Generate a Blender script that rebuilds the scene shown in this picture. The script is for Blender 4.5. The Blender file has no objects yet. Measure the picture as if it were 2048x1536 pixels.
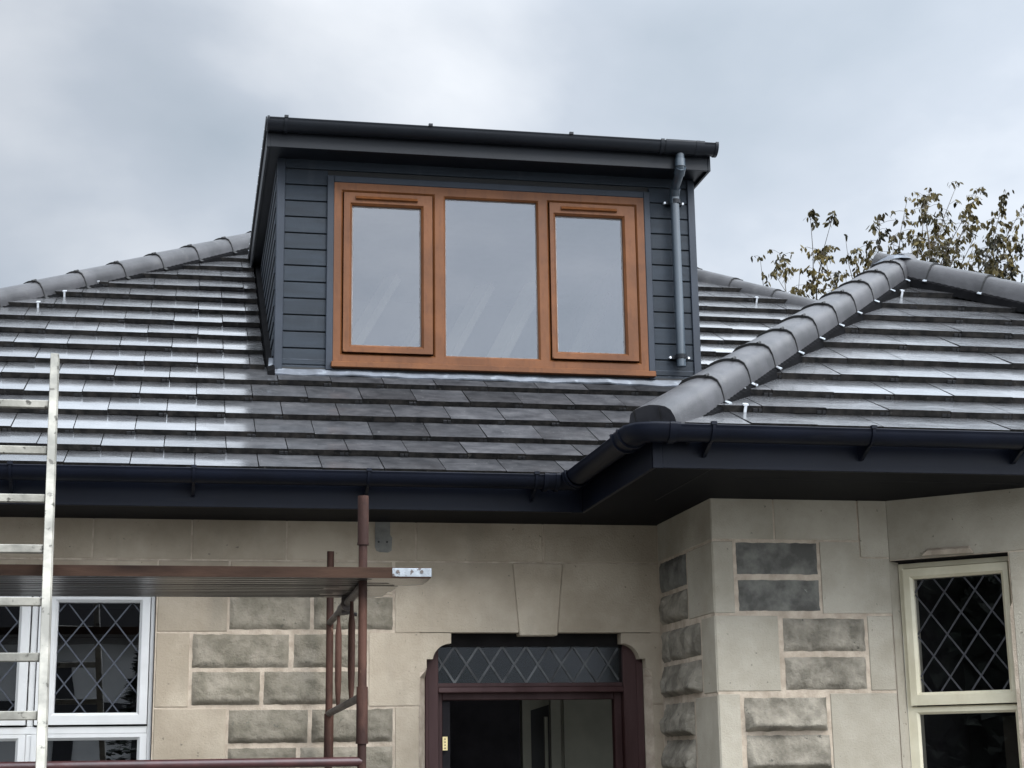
import bpy, bmesh, math, random
from mathutils import Vector, Matrix
random.seed(7)
rad = math.radians
scene = bpy.context.scene
C = scene.collection

# ------------------------------------------------------------------ camera
cam_d = bpy.data.cameras.new('camera'); cam = bpy.data.objects.new('camera', cam_d); C.objects.link(cam)
yaw, pitch, roll = rad(11.207), rad(12.881), rad(-.8374)
F = Vector((math.sin(yaw)*math.cos(pitch), math.cos(yaw)*math.cos(pitch), math.sin(pitch)))
Rr = Vector((math.cos(yaw), -math.sin(yaw), 0)); U = Rr.cross(F)
R2 = math.cos(roll)*Rr + math.sin(roll)*U; U2 = -math.sin(roll)*Rr + math.cos(roll)*U
cam.matrix_world = Matrix(((R2.x, U2.x, -F.x, 0), (R2.y, U2.y, -F.y, 0), (R2.z, U2.z, -F.z, 1.7), (0, 0, 0, 1)))
cam_d.sensor_width = 36; cam_d.lens = 3293.45/2048*36; cam_d.clip_end = 3000; cam_d.clip_start = .05
scene.camera = cam

# ------------------------------------------------------------------ sky and light
SKX, SKY_ = 3.3, 1.15
SUN_EL, SUN_AZ = rad(40), rad(150)      # azimuth clockwise from +Y: behind the camera, to its right
world = bpy.data.worlds.new("World"); scene.world = world; world.use_nodes = True
nt = world.node_tree; nt.nodes.clear()
def N(tree, t, **kw):
    n = tree.nodes.new(t)
    for k, v in kw.items(): setattr(n, k, v)
    return n
out = N(nt, 'ShaderNodeOutputWorld')
sky = N(nt, 'ShaderNodeTexSky', sky_type='NISHITA', sun_disc=False, sun_elevation=SUN_EL, sun_rotation=SUN_AZ)
bg1 = N(nt, 'ShaderNodeBackground'); bg1.inputs[1].default_value = .1
nt.links.new(sky.outputs[0], bg1.inputs[0])
tc = N(nt, 'ShaderNodeTexCoord'); sep = N(nt, 'ShaderNodeSeparateXYZ'); nt.links.new(tc.outputs['Generated'], sep.inputs[0])
def M(op, a, b=None, c=None, tree=nt, clamp=False):
    n = N(tree, 'ShaderNodeMath', operation=op); n.use_clamp = clamp
    for i, v in enumerate((a, b, c)):
        if v is None: continue
        if isinstance(v, (int, float)): n.inputs[i].default_value = v
        else: tree.links.new(v, n.inputs[i])
    return n.outputs[0]
zc = M('MAXIMUM', sep.outputs[2], 0.0); den = M('ADD', zc, .5)
cx = M('DIVIDE', sep.outputs[0], den); cy = M('DIVIDE', sep.outputs[1], den)
comb = N(nt, 'ShaderNodeCombineXYZ'); nt.links.new(cx, comb.inputs[0]); nt.links.new(cy, comb.inputs[1])
mp = N(nt, 'ShaderNodeMapping'); mp.inputs['Location'].default_value = (SKX, SKY_, 0); nt.links.new(comb.outputs[0], mp.inputs[0])
nz = N(nt, 'ShaderNodeTexNoise'); nz.inputs['Scale'].default_value = 2.1; nz.inputs['Detail'].default_value = 7; nz.inputs['Roughness'].default_value = .5; nz.inputs['Distortion'].default_value = .35
nt.links.new(mp.outputs[0], nz.inputs[0])
nz2 = N(nt, 'ShaderNodeTexNoise'); nz2.inputs['Scale'].default_value = 4.2; nz2.inputs['Detail'].default_value = 7; nz2.inputs['Roughness'].default_value = .45
nt.links.new(mp.outputs[0], nz2.inputs[0])
ramp = N(nt, 'ShaderNodeValToRGB'); nt.links.new(M('ADD', M('MULTIPLY', nz.outputs[0], .60), M('MULTIPLY', nz2.outputs[0], .40)), ramp.inputs[0])
e = ramp.color_ramp.elements
e[0].position = .38; e[0].color = (.32, .367, .42, 1); e[1].position = .635; e[1].color = (.61, .635, .67, 1)
m_ = e.new(.49); m_.color = (.40, .44, .495, 1)
# the cloud cover thins to the right of the house and is brighter overhead and behind the camera
g1 = M('MULTIPLY_ADD', sep.outputs[0], .62, .88)
g2 = M('MULTIPLY_ADD', M('MINIMUM', M('SUBTRACT', sep.outputs[1], .55), 0.0), -2.0, 1.0)
zr = N(nt, 'ShaderNodeMapRange', interpolation_type='SMOOTHSTEP'); zr.inputs[1].default_value = .42; zr.inputs[2].default_value = .62; zr.inputs[3].default_value = 1.0; zr.inputs[4].default_value = 3.0
nt.links.new(zc, zr.inputs[0])
gain = M('MULTIPLY', M('MULTIPLY', M('MAXIMUM', g1, .6), g2), zr.outputs[0])
gain = M('MULTIPLY', gain, 1.14)
bg2 = N(nt, 'ShaderNodeBackground'); nt.links.new(ramp.outputs[0], bg2.inputs[0]); nt.links.new(gain, bg2.inputs[1])
mx = N(nt, 'ShaderNodeMixShader'); mx.inputs[0].default_value = .93
nt.links.new(bg1.outputs[0], mx.inputs[1]); nt.links.new(bg2.outputs[0], mx.inputs[2]); nt.links.new(mx.outputs[0], out.inputs[0])
sl = bpy.data.lights.new('sun', 'SUN'); sl.energy = 1.5; sl.angle = rad(22); sl.color = (1, .95, .88)
sun = bpy.data.objects.new('sun', sl); C.objects.link(sun)
sd = Vector((math.sin(SUN_AZ)*math.cos(SUN_EL), math.cos(SUN_AZ)*math.cos(SUN_EL), math.sin(SUN_EL)))
sun.rotation_euler = sd.to_track_quat('Z', 'Y').to_euler()
scene.view_settings.view_transform = 'Standard'; scene.view_settings.look = 'None'
scene.view_settings.exposure = 0.5; scene.view_settings.gamma = 1
scene.render.engine = 'CYCLES'

# ------------------------------------------------------------------ materials
def mat(name, col, rough=.6, var=.15, vscale=4, bump=.0, bscale=60, metal=0, coat=0, coat_rough=.05, spec=.5,
        col2=None, spots=None, stretch=(1, 1, 1), rvar=0.0, island=0.0, bdetail=6, lo=.38, hi=.62, bdist=.004, streak=None):
    m = bpy.data.materials.new(name); m.use_nodes = True; t = m.node_tree
    b = t.nodes['Principled BSDF']
    tc = N(t, 'ShaderNodeTexCoord'); mp = N(t, 'ShaderNodeMapping'); mp.inputs['Scale'].default_value = stretch
    t.links.new(tc.outputs['Object'], mp.inputs[0])
    n1 = N(t, 'ShaderNodeTexNoise'); n1.inputs['Scale'].default_value = vscale; n1.inputs['Detail'].default_value = 8; n1.inputs['Roughness'].default_value = .6
    t.links.new(mp.outputs[0], n1.inputs[0])
    r = N(t, 'ShaderNodeMapRange'); r.inputs[1].default_value = lo; r.inputs[2].default_value = hi; t.links.new(n1.outputs[0], r.inputs[0])
    mixc = N(t, 'ShaderNodeMix', data_type='RGBA'); t.links.new(r.outputs[0], mixc.inputs[0])
    c1 = [min(1, c*(1-var)) for c in col]; c2 = [min(1, c*(1+var)) for c in col] if col2 is None else col2
    mixc.inputs[6].default_value = (*c1, 1); mixc.inputs[7].default_value = (*c2, 1)
    cur = mixc.outputs[2]
    if spots:
        (sc, sscale, thr) = spots
        n3 = N(t, 'ShaderNodeTexNoise'); n3.inputs['Scale'].default_value = sscale; n3.inputs['Detail'].default_value = 3
        t.links.new(mp.outputs[0], n3.inputs[0])
        r3 = N(t, 'ShaderNodeMapRange'); r3.inputs[1].default_value = thr; r3.inputs[2].default_value = thr+.06; t.links.new(n3.outputs[0], r3.inputs[0])
        mx3 = N(t, 'ShaderNodeMix', data_type='RGBA'); t.links.new(r3.outputs[0], mx3.inputs[0]); t.links.new(cur, mx3.inputs[6]); mx3.inputs[7].default_value = (*sc, 1)
        cur = mx3.outputs[2]
    if streak:
        (sc, st, thr, amt) = streak
        mp4 = N(t, 'ShaderNodeMapping'); mp4.inputs['Scale'].default_value = st; t.links.new(tc.outputs['Object'], mp4.inputs[0])
        n4 = N(t, 'ShaderNodeTexNoise'); n4.inputs['Scale'].default_value = 1; n4.inputs['Detail'].default_value = 5; t.links.new(mp4.outputs[0], n4.inputs[0])
        r4 = N(t, 'ShaderNodeMapRange'); r4.inputs[1].default_value = thr; r4.inputs[2].default_value = thr+.15; r4.inputs[4].default_value = amt; t.links.new(n4.outputs[0], r4.inputs[0])
        mx4 = N(t, 'ShaderNodeMix', data_type='RGBA'); t.links.new(r4.outputs[0], mx4.inputs[0]); t.links.new(cur, mx4.inputs[6]); mx4.inputs[7].default_value = (*sc, 1)
        cur = mx4.outputs[2]
    if island:
        g = N(t, 'ShaderNodeNewGeometry'); ri = N(t, 'ShaderNodeMapRange'); ri.inputs[3].default_value = 1-island; ri.inputs[4].default_value = 1+island
        t.links.new(g.outputs['Random Per Island'], ri.inputs[0])
        hv = N(t, 'ShaderNodeHueSaturation'); t.links.new(ri.outputs[0], hv.inputs['Value']); t.links.new(cur, hv.inputs['Color']); cur = hv.outputs[0]
    t.links.new(cur, b.inputs['Base Color'])
    if rvar:
        rr = N(t, 'ShaderNodeMapRange'); rr.inputs[3].default_value = max(.02, rough-rvar); rr.inputs[4].default_value = rough+rvar
        t.links.new(r.outputs[0], rr.inputs[0]); t.links.new(rr.outputs[0], b.inputs['Roughness'])
    else: b.inputs['Roughness'].default_value = rough
    b.inputs['Metallic'].default_value = metal; b.inputs['Specular IOR Level'].default_value = spec
    if coat: b.inputs['Coat Weight'].default_value = coat; b.inputs['Coat Roughness'].default_value = coat_rough
    if bump:
        n2 = N(t, 'ShaderNodeTexNoise'); n2.inputs['Scale'].default_value = bscale; n2.inputs['Detail'].default_value = bdetail; n2.inputs['Roughness'].default_value = .65
        t.links.new(mp.outputs[0], n2.inputs[0])
        bp = N(t, 'ShaderNodeBump'); bp.inputs['Strength'].default_value = bump; bp.inputs['Distance'].default_value = bdist
        t.links.new(n2.outputs[0], bp.inputs['Height']); t.links.new(bp.outputs[0], b.inputs['Normal'])
    return m

def wet_tile_material(name, dull_patch):
    m = bpy.data.materials.new(name); m.use_nodes = True; t = m.node_tree; b = t.nodes['Principled BSDF']
    tc = N(t, 'ShaderNodeTexCoord'); g = N(t, 'ShaderNodeNewGeometry')
    def noise(s, d=6, ro=.6, st=(1, 1, 1)):
        mp = N(t, 'ShaderNodeMapping'); mp.inputs['Scale'].default_value = st; t.links.new(tc.outputs['Object'], mp.inputs[0])
        n = N(t, 'ShaderNodeTexNoise'); n.inputs['Scale'].default_value = s; n.inputs['Detail'].default_value = d; n.inputs['Roughness'].default_value = ro
        t.links.new(mp.outputs[0], n.inputs[0]); return n.outputs[0]
    def mr(v, a, bb, c, d):
        r = N(t, 'ShaderNodeMapRange'); t.links.new(v, r.inputs[0])
        for i, x in enumerate((a, bb, c, d)): r.inputs[i+1].default_value = x
        return r.outputs[0]
    ra = N(t, 'ShaderNodeValToRGB'); t.links.new(noise(9, 10, .7), ra.inputs[0])
    el = ra.color_ramp.elements; el[0].position = .3; el[0].color = (.010, .0105, .012, 1); el[1].position = .72; el[1].color = (.056, .055, .057, 1)
    q = el.new(.52); q.color = (.031, .031, .033, 1)
    hv = N(t, 'ShaderNodeHueSaturation'); t.links.new(ra.outputs[0], hv.inputs['Color'])
    t.links.new(mr(g.outputs['Random Per Island'], 0, 1, .62, 1.45), hv.inputs['Value'])
    sp = N(t, 'ShaderNodeMix', data_type='RGBA'); t.links.new(mr(noise(75, 2, .5), .72, .76, 0, .7), sp.inputs[0])
    t.links.new(hv.outputs[0], sp.inputs[6]); sp.inputs[7].default_value = (.25, .25, .24, 1)
    t.links.new(sp.outputs[2], b.inputs['Base Color'])
    t.links.new(mr(noise(6, 6, .6, (1, 2.2, 2.2)), .38, .62, .65, .85), b.inputs['Roughness']); rough_src = True
    rn_ = mr(noise(6, 6, .6, (1, 2.2, 2.2)), .38, .62, .34, .52)
    # coat and gloss cut back on the courses below the dormer, ragged at the sides
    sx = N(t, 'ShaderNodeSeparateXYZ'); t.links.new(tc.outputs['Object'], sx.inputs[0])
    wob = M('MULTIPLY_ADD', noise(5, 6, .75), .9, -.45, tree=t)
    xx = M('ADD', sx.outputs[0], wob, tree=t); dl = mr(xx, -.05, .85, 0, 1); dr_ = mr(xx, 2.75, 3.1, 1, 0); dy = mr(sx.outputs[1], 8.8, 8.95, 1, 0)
    dull = M('MULTIPLY', M('MULTIPLY', M('MULTIPLY', dl, dr_, tree=t), dy, tree=t), 1.0 if dull_patch else 0.0, tree=t)
    t.links.new(mr(dull, 0, 1, 1.0, .05), b.inputs['Coat Weight']); t.links.new(mr(dull, 0, 1, .5, .08), b.inputs['Specular IOR Level']); t.links.new(M('ADD', rn_, M('MULTIPLY', dull, .3, tree=t), tree=t), b.inputs['Roughness']); b.inputs['Coat IOR'].default_value = 2.7
    t.links.new(mr(noise(5, 6, .7, (1, 2.5, 2.5)), .38, .72, .10, .22), b.inputs['Coat Roughness'])
    bp = N(t, 'ShaderNodeBump'); bp.inputs['Strength'].default_value = .3; bp.inputs['Distance'].default_value = .002; t.links.new(noise(130, 5, .7), bp.inputs['Height'])
    t.links.new(bp.outputs[0], b.inputs['Normal'])
    bc = N(t, 'ShaderNodeBump'); bc.inputs['Strength'].default_value = .14; bc.inputs['Distance'].default_value = .0022; t.links.new(noise(14, 4, .6, (1, 1.5, 1.5)), bc.inputs['Height'])
    t.links.new(bc.outputs[0], b.inputs['Coat Normal'])
    return m

def glass_material(name, refl, tint=(.9, .92, .95), rough=.0, wav=.15):
    m = bpy.data.materials.new(name); m.use_nodes = True; t = m.node_tree; t.nodes.clear()
    o = N(t, 'ShaderNodeOutputMaterial'); tr = N(t, 'ShaderNodeBsdfTransparent'); tr.inputs[0].default_value = (*tint, 1)
    gl = N(t, 'ShaderNodeBsdfGlossy'); gl.inputs['Roughness'].default_value = rough; gl.inputs[0].default_value = (.93, .95, 1, 1)
    fr = N(t, 'ShaderNodeFresnel'); fr.inputs[0].default_value = 1.5
    ad = N(t, 'ShaderNodeMath', operation='ADD'); ad.use_clamp = True; t.links.new(fr.outputs[0], ad.inputs[0]); ad.inputs[1].default_value = refl
    tc = N(t, 'ShaderNodeTexCoord'); n = N(t, 'ShaderNodeTexNoise'); n.inputs['Scale'].default_value = 2.5; n.inputs['Detail'].default_value = 1; t.links.new(tc.outputs['Object'], n.inputs[0])
    bp = N(t, 'ShaderNodeBump'); bp.inputs['Strength'].default_value = wav; bp.inputs['Distance'].default_value = .01; t.links.new(n.outputs[0], bp.inputs['Height']); t.links.new(bp.outputs[0], gl.inputs['Normal'])
    mx = N(t, 'ShaderNodeMixShader'); t.links.new(ad.outputs[0], mx.inputs[0]); t.links.new(tr.outputs[0], mx.inputs[1]); t.links.new(gl.outputs[0], mx.inputs[2]); t.links.new(mx.outputs[0], o.inputs[0])
    return m

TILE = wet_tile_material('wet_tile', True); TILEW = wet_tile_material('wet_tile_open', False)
RISER = mat('tile_edge', (.005, .005, .0052), .8, .6, 22, .8, 90, spec=.2, col2=(.017, .015, .0135), stretch=(1, 1, .6), spots=((.05, .047, .042), 60, .68))
NIB = mat('tile_gap', (.006, .006, .007), .9, .2, 30)
CAP = mat('hip_cap', (.019, .0187, .021), .55, .30, 5, .9, 150, col2=(.036, .035, .038), coat=.24, coat_rough=.33, spec=.35, island=.22, bdist=.003, spots=((.014, .014, .014), 60, .68), streak=((.06, .058, .056), (12, 12, 12), .58, .5))
CAPEND = mat('mortar_end', (.018, .018, .022), .6, .2, 20, .3, 60)
LEAD = mat('lead', (.065, .074, .09), .5, .35, 9, .4, 14, metal=.2, bdist=.006, spots=((.12, .135, .155), 18, .60))
RUBBER = mat('dark_strip', (.005, .005, .0055), .9, .2, 10, .3, 30, spec=.03)
ASH = mat('ashlar', (.315, .262, .194), .92, .13, 2.6, .7, 120, col2=(.385, .328, .252), bdist=.005, island=.07, spots=((.14, .12, .09), 38, .70), streak=((.19, .17, .135), (5.5, 5.5, 1.1), .57, .4))
ASHW = mat('ashlar_wing', (.318, .286, .224), .92, .12, 2.6, .7, 120, col2=(.385, .352, .288), bdist=.005, island=.07, spots=((.15, .135, .105), 38, .70), streak=((.20, .19, .15), (5.5, 5.5, 1.1), .57, .4))
ROCK = mat('rock_face', (.195, .172, .128), .95, .3, 9, 1.0, 50, col2=(.235, .207, .162), bdist=.010, island=.10, spots=((.11, .10, .078), 26, .68))
ROCKW = mat('rock_face_wing', (.182, .162, .127), .95, .3, 9, 1.0, 50, col2=(.275, .248, .20), bdist=.012, island=.12, spots=((.07, .067, .055), 30, .68))
ROCKD = mat('rock_face_dark', (.10, .096, .085), .9, .3, 9, .8, 30, col2=(.165, .16, .14), bdist=.009, spots=((.30, .30, .27), 30, .72))
MORT = mat('mortar', (.37, .305, .235), .95, .14, 14, .8, 110, col2=(.46, .385, .305), bdist=.005)
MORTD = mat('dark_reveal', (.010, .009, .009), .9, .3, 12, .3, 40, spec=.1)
NAVY = mat('navy_plastic', (.0038, .0052, .0105), .42, .16, 3, .08, 30, spec=.13, streak=((.012, .013, .016), (3, 3, 30), .60, .5))
NAVYM = mat('navy_board', (.003, .0035, .0055), .6, .15, 2.5, .1, 50, spec=.08)
CLAD = mat('grey_cladding', (.0145, .0205, .0285), .6, .18, 2.5, .45, 160, stretch=(1, 1, 7), island=.14, spec=.28, spots=((.008, .010, .014), 16, .72), streak=((.028, .034, .042), (14, 14, 3), .60, .45))
TRIM = mat('grey_trim', (.018, .0235, .033), .55, .14, 3, .25, 120, spec=.28, streak=((.032, .038, .047), (14, 14, 2), .60, .4))
DGREY = mat('anthracite_plastic', (.0065, .008, .011), .45, .12, 4, .06, 60, spec=.22)
PIPE = mat('grey_downpipe', (.030, .043, .056), .35, .12, 5, .05, 60, coat=.4, coat_rough=.2)
GOLD = mat('golden_oak', (.104, .0365, .0105), .5, .12, 3.5, .25, 50, col2=(.135, .0485, .0145), spec=.25, streak=((.070, .024, .0075), (40, 40, 9), .52, .45))
BEAD = mat('glazing_bead', (.16, .14, .13), .5, .2, 10)
GLASS_UP = glass_material('dormer_glass', .095, wav=0)
GLASS_LOW = glass_material('window_glass', .13, tint=(.42, .44, .46), wav=.10)
GLASS_BAY = glass_material('bay_glass', .0, tint=(.5, .5, .52), wav=.1)
GLASS_FAN = glass_material('fanlight_glass', -.02, tint=(.35, .4, .38), rough=.2)
UPVC = mat('white_upvc', (.47, .47, .465), .4, .05, 6, .05, 40, streak=((.37, .365, .34), (7, 7, 2), .58, .5))
CREAM = mat('cream_upvc', (.56, .51, .37), .4, .07, 5, .05, 40, col2=(.62, .575, .44), streak=((.42, .36, .25), (7, 7, 2), .60, .5))
CAMES = mat('lead_came', (.023, .028, .040), .55, .25, 20, .2, 60)
CAMEB = mat('lead_came_dark', (.032, .032, .038), .5, .25, 20, .2, 60)
FANBAR = mat('fanlight_lead', (.018, .020, .020), .5, .6, 10, .2, 60, col2=(.075, .08, .08))
MAHOG = mat('mahogany', (.028, .0085, .0078), .55, .3, 4, .3, 50, stretch=(1, 1, .18), col2=(.050, .026, .025), spec=.18, spots=((.12, .11, .105), 22, .71))
DARKW = mat('dark_interior', (.022, .02, .022), .9, .3, 3, spec=.1)
PALEW = mat('pale_plaster', (.20, .195, .155), .9, .1, 4, .1, 40)
TIMBER = mat('pale_rafters', (.15, .135, .10), .85, .15, 5, .2, 50, stretch=(1, 1, .3))
BRASS = mat('brass', (.75, .60, .30), .35, .1, 30, metal=.6)
BLACK = mat('black', (.008, .008, .008), .7, .1, 5)
ALU = mat('weathered_aluminium', (.19, .182, .155), .55, .25, 7, .4, 40, metal=.2, col2=(.29, .275, .235), spots=((.055, .05, .04), 30, .62))
RUST = mat('red_oxide_steel', (.036, .0145, .0105), .7, .35, 9, .6, 90, stretch=(1, 1, .5), spec=.22, col2=(.068, .031, .021), spots=((.13, .08, .055), 30, .69))
RUSTG = mat('worn_steel', (.045, .035, .032), .6, .4, 12, .5, 90, col2=(.095, .075, .067))
BOARD = mat('board_edge', (.022, .0115, .0075), .85, .4, 6, .5, 60, stretch=(.25, 1, 1.5), spec=.15, col2=(.042, .023, .015), spots=((.10, .085, .07), 60, .70))
BOARDU = mat('wet_board', (.028, .024, .022), .3, .5, 5, .4, 50, stretch=(.12, 2.2, 1), col2=(.06, .052, .048), coat=.35, coat_rough=.2)
ZINC = mat('galvanised', (.24, .26, .28), .5, .2, 20, .3, 60, metal=.3, spots=((.07, .055, .05), 55, .58))
SILVER = mat('bright_metal', (.6, .62, .65), .35, .08, 30, metal=.4)
BARK = mat('bark', (.05, .04, .03), .9, .3, 12, .5, 60)
LEAF = mat('leaf', (.020, .021, .009), .6, .5, 1.3, col2=(.080, .060, .018), island=.4, spec=.15)
GROUND = mat('ground_gravel', (.10, .095, .085), .9, .3, 6, .6, 60)
RENDER = mat('pale_render', (.62, .62, .60), .9, .06, 3)
DARKT = mat('dark_bands', (.02, .02, .022), .6, .2, 5)
CONIF = mat('conifer', (.012, .02, .010), .7, .4, 6)
STAIN = mat('vent_patch', (.15, .15, .14), .95, .2, 12, .6, 60, col2=(.21, .205, .185))

# ------------------------------------------------------------------ mesh helpers
class MB:
    def __init__(s): s.v = []; s.f = []; s.m = []; s.sm = []
    def face(s, pts, mi=0, smooth=False):
        i = len(s.v); s.v += [tuple(p) for p in pts]; s.f.append(tuple(range(i, i+len(pts)))); s.m.append(mi); s.sm.append(smooth)
    def box(s, x0, x1, y0, y1, z0, z1, mi=0, fm=None):
        i = len(s.v)
        s.v += [(x0,y0,z0),(x1,y0,z0),(x1,y1,z0),(x0,y1,z0),(x0,y0,z1),(x1,y0,z1),(x1,y1,z1),(x0,y1,z1)]
        fs = [(0,3,2,1),(4,5,6,7),(0,1,5,4),(1,2,6,5),(2,3,7,6),(3,0,4,7)]
        for k, q in enumerate(fs): s.f.append(tuple(i+a for a in q)); s.m.append(mi if not fm else fm.get(k, mi)); s.sm.append(False)
        return s
    def hexa(s, p, mi=0, fm=None):      # 8 points, same order as box
        i = len(s.v); s.v += [tuple(a) for a in p]
        fs = [(0,3,2,1),(4,5,6,7),(0,1,5,4),(1,2,6,5),(2,3,7,6),(3,0,4,7)]
        for k, q in enumerate(fs): s.f.append(tuple(i+a for a in q)); s.m.append(mi if not fm else fm.get(k, mi)); s.sm.append(False)
        return s
    def prism(s, top, bot, mi=0, mside=None):   # two matching loops of points
        i = len(s.v); n = len(top); s.v += [tuple(p) for p in top]+[tuple(p) for p in bot]
        s.f.append(tuple(range(i, i+n))); s.m.append(mi); s.sm.append(False)
        s.f.append(tuple(range(i+2*n-1, i+n-1, -1))); s.m.append(mi); s.sm.append(False)
        for k in range(n):
            k2 = (k+1) % n; s.f.append((i+k, i+n+k, i+n+k2, i+k2)); s.m.append(mi if mside is None else mside[k] if isinstance(mside, list) else mside); s.sm.append(False)
        return s
    def extrude_xz(s, poly, y0, y1, mi=0):      # poly of (x,z), front at y0
        return s.prism([(x, y0, z) for x, z in poly], [(x, y1, z) for x, z in poly], mi)
    def tube(s, pts, r, n=16, mi=0, caps=True, rs=None):
        pts = [Vector(p) for p in pts]; rings = []
        for k, p in enumerate(pts):
            d = (pts[min(k+1, len(pts)-1)]-pts[max(k-1, 0)]).normalized()
            a = d.cross(Vector((0, 0, 1)));
            if a.length < .05: a = d.cross(Vector((0, 1, 0)))
            a.normalize(); b = a.cross(d).normalized(); rr = rs[k] if rs else r
            rings.append([p+rr*(math.cos(2*math.pi*j/n)*a+math.sin(2*math.pi*j/n)*b) for j in range(n)])
        i = len(s.v)
        for R_ in rings: s.v += [tuple(q) for q in R_]
        for k in range(len(rings)-1):
            for j in range(n):
                j2 = (j+1) % n; s.f.append((i+k*n+j, i+k*n+j2, i+(k+1)*n+j2, i+(k+1)*n+j)); s.m.append(mi); s.sm.append(True)
        if caps: s.face(rings[0], mi); s.face(rings[-1][::-1], mi)
        return s
    def bar(s, a, b, w, h, up=(0, 0, 1), mi=0):  # rectangular bar from a to b
        a = Vector(a); b = Vector(b); d = (b-a).normalized(); sd_ = d.cross(Vector(up)).normalized(); u = sd_.cross(d).normalized()
        o = [(-w/2, -h/2), (w/2, -h/2), (w/2, h/2), (-w/2, h/2)]
        return s.prism([a+sd_*x+u*y for x, y in o], [b+sd_*x+u*y for x, y in o], mi)
    def sweep(s, prof, path, outs, mi=0, smooth=True):  # prof (out,z); path xy points z; outs per-node outward (mitred) vectors
        i = len(s.v); n = len(prof)
        for p, o in zip(path, outs):
            for a, z in prof: s.v.append((p[0]+o[0]*a, p[1]+o[1]*a, p[2]+z))
        for k in range(len(path)-1):
            for j in range(n):
                j2 = (j+1) % n; s.f.append((i+k*n+j, i+k*n+j2, i+(k+1)*n+j2, i+(k+1)*n+j)); s.m.append(mi); s.sm.append(smooth)
        s.face(s.v[i:i+n], mi); s.face(s.v[i+(len(path)-1)*n:i+len(path)*n][::-1], mi)
        return s
    def build(s, name, mats, parent=None, bevel=0, seg=1, weld=False, ang=40):
        me = bpy.data.meshes.new(name); me.from_pydata(s.v, [], s.f)
        if not isinstance(mats, (list, tuple)): mats = [mats]
        for q in mats: me.materials.append(q)
        for p, mi, sm in zip(me.polygons, s.m, s.sm): p.material_index = mi; p.use_smooth = sm
        bm = bmesh.new(); bm.from_mesh(me)
        if weld: bmesh.ops.remove_doubles(bm, verts=bm.verts, dist=1e-5)
        bmesh.ops.recalc_face_normals(bm, faces=bm.faces); bm.to_mesh(me); bm.free()
        o = bpy.data.objects.new(name, me); C.objects.link(o)
        if parent is not None: o.parent = parent
        if bevel:
            md = o.modifiers.new('bevel', 'BEVEL'); md.width = bevel; md.segments = seg; md.limit_method = 'ANGLE'; md.angle_limit = rad(ang)
        return o
def empty(name, loc=(0, 0, 0), parent=None):
    o = bpy.data.objects.new(name, None); C.objects.link(o); o.location = loc; o.empty_display_size = .2
    if parent is not None: o.parent = parent
    return o
def tag(o, label=None, cat=None, group=None, kind=None):
    for k, v in (('label', label), ('category', cat), ('group', group), ('kind', kind)):
        if v: o[k] = v
    return o
def clip_poly(poly, a, b, c):   # keep a*x+b*y<=c
    res = []
    for i in range(len(poly)):
        p, q = poly[i], poly[(i+1) % len(poly)]; dp = a*p[0]+b*p[1]-c; dq = a*q[0]+b*q[1]-c
        if dp <= 0: res.append(p)
        if (dp < 0 < dq) or (dq < 0 < dp):
            t = dp/(dp-dq); res.append((p[0]+t*(q[0]-p[0]), p[1]+t*(q[1]-p[1])))
    return res
def parr(a, b, k): return [a[i]+(b[i]-a[i])*k for i in range(3)]

house = empty('house', (0, 7.8, 0))
tag(house, 'stone bungalow with dark wet tiled hipped roof and grey clad dormer', 'house')
HOFF = Vector((0, 7.8, 0))
def H(o):    # parts are written in world coordinates: take the parent's offset out
    o.location = o.location - HOFF if o.parent is house else o.location
    return o

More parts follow.
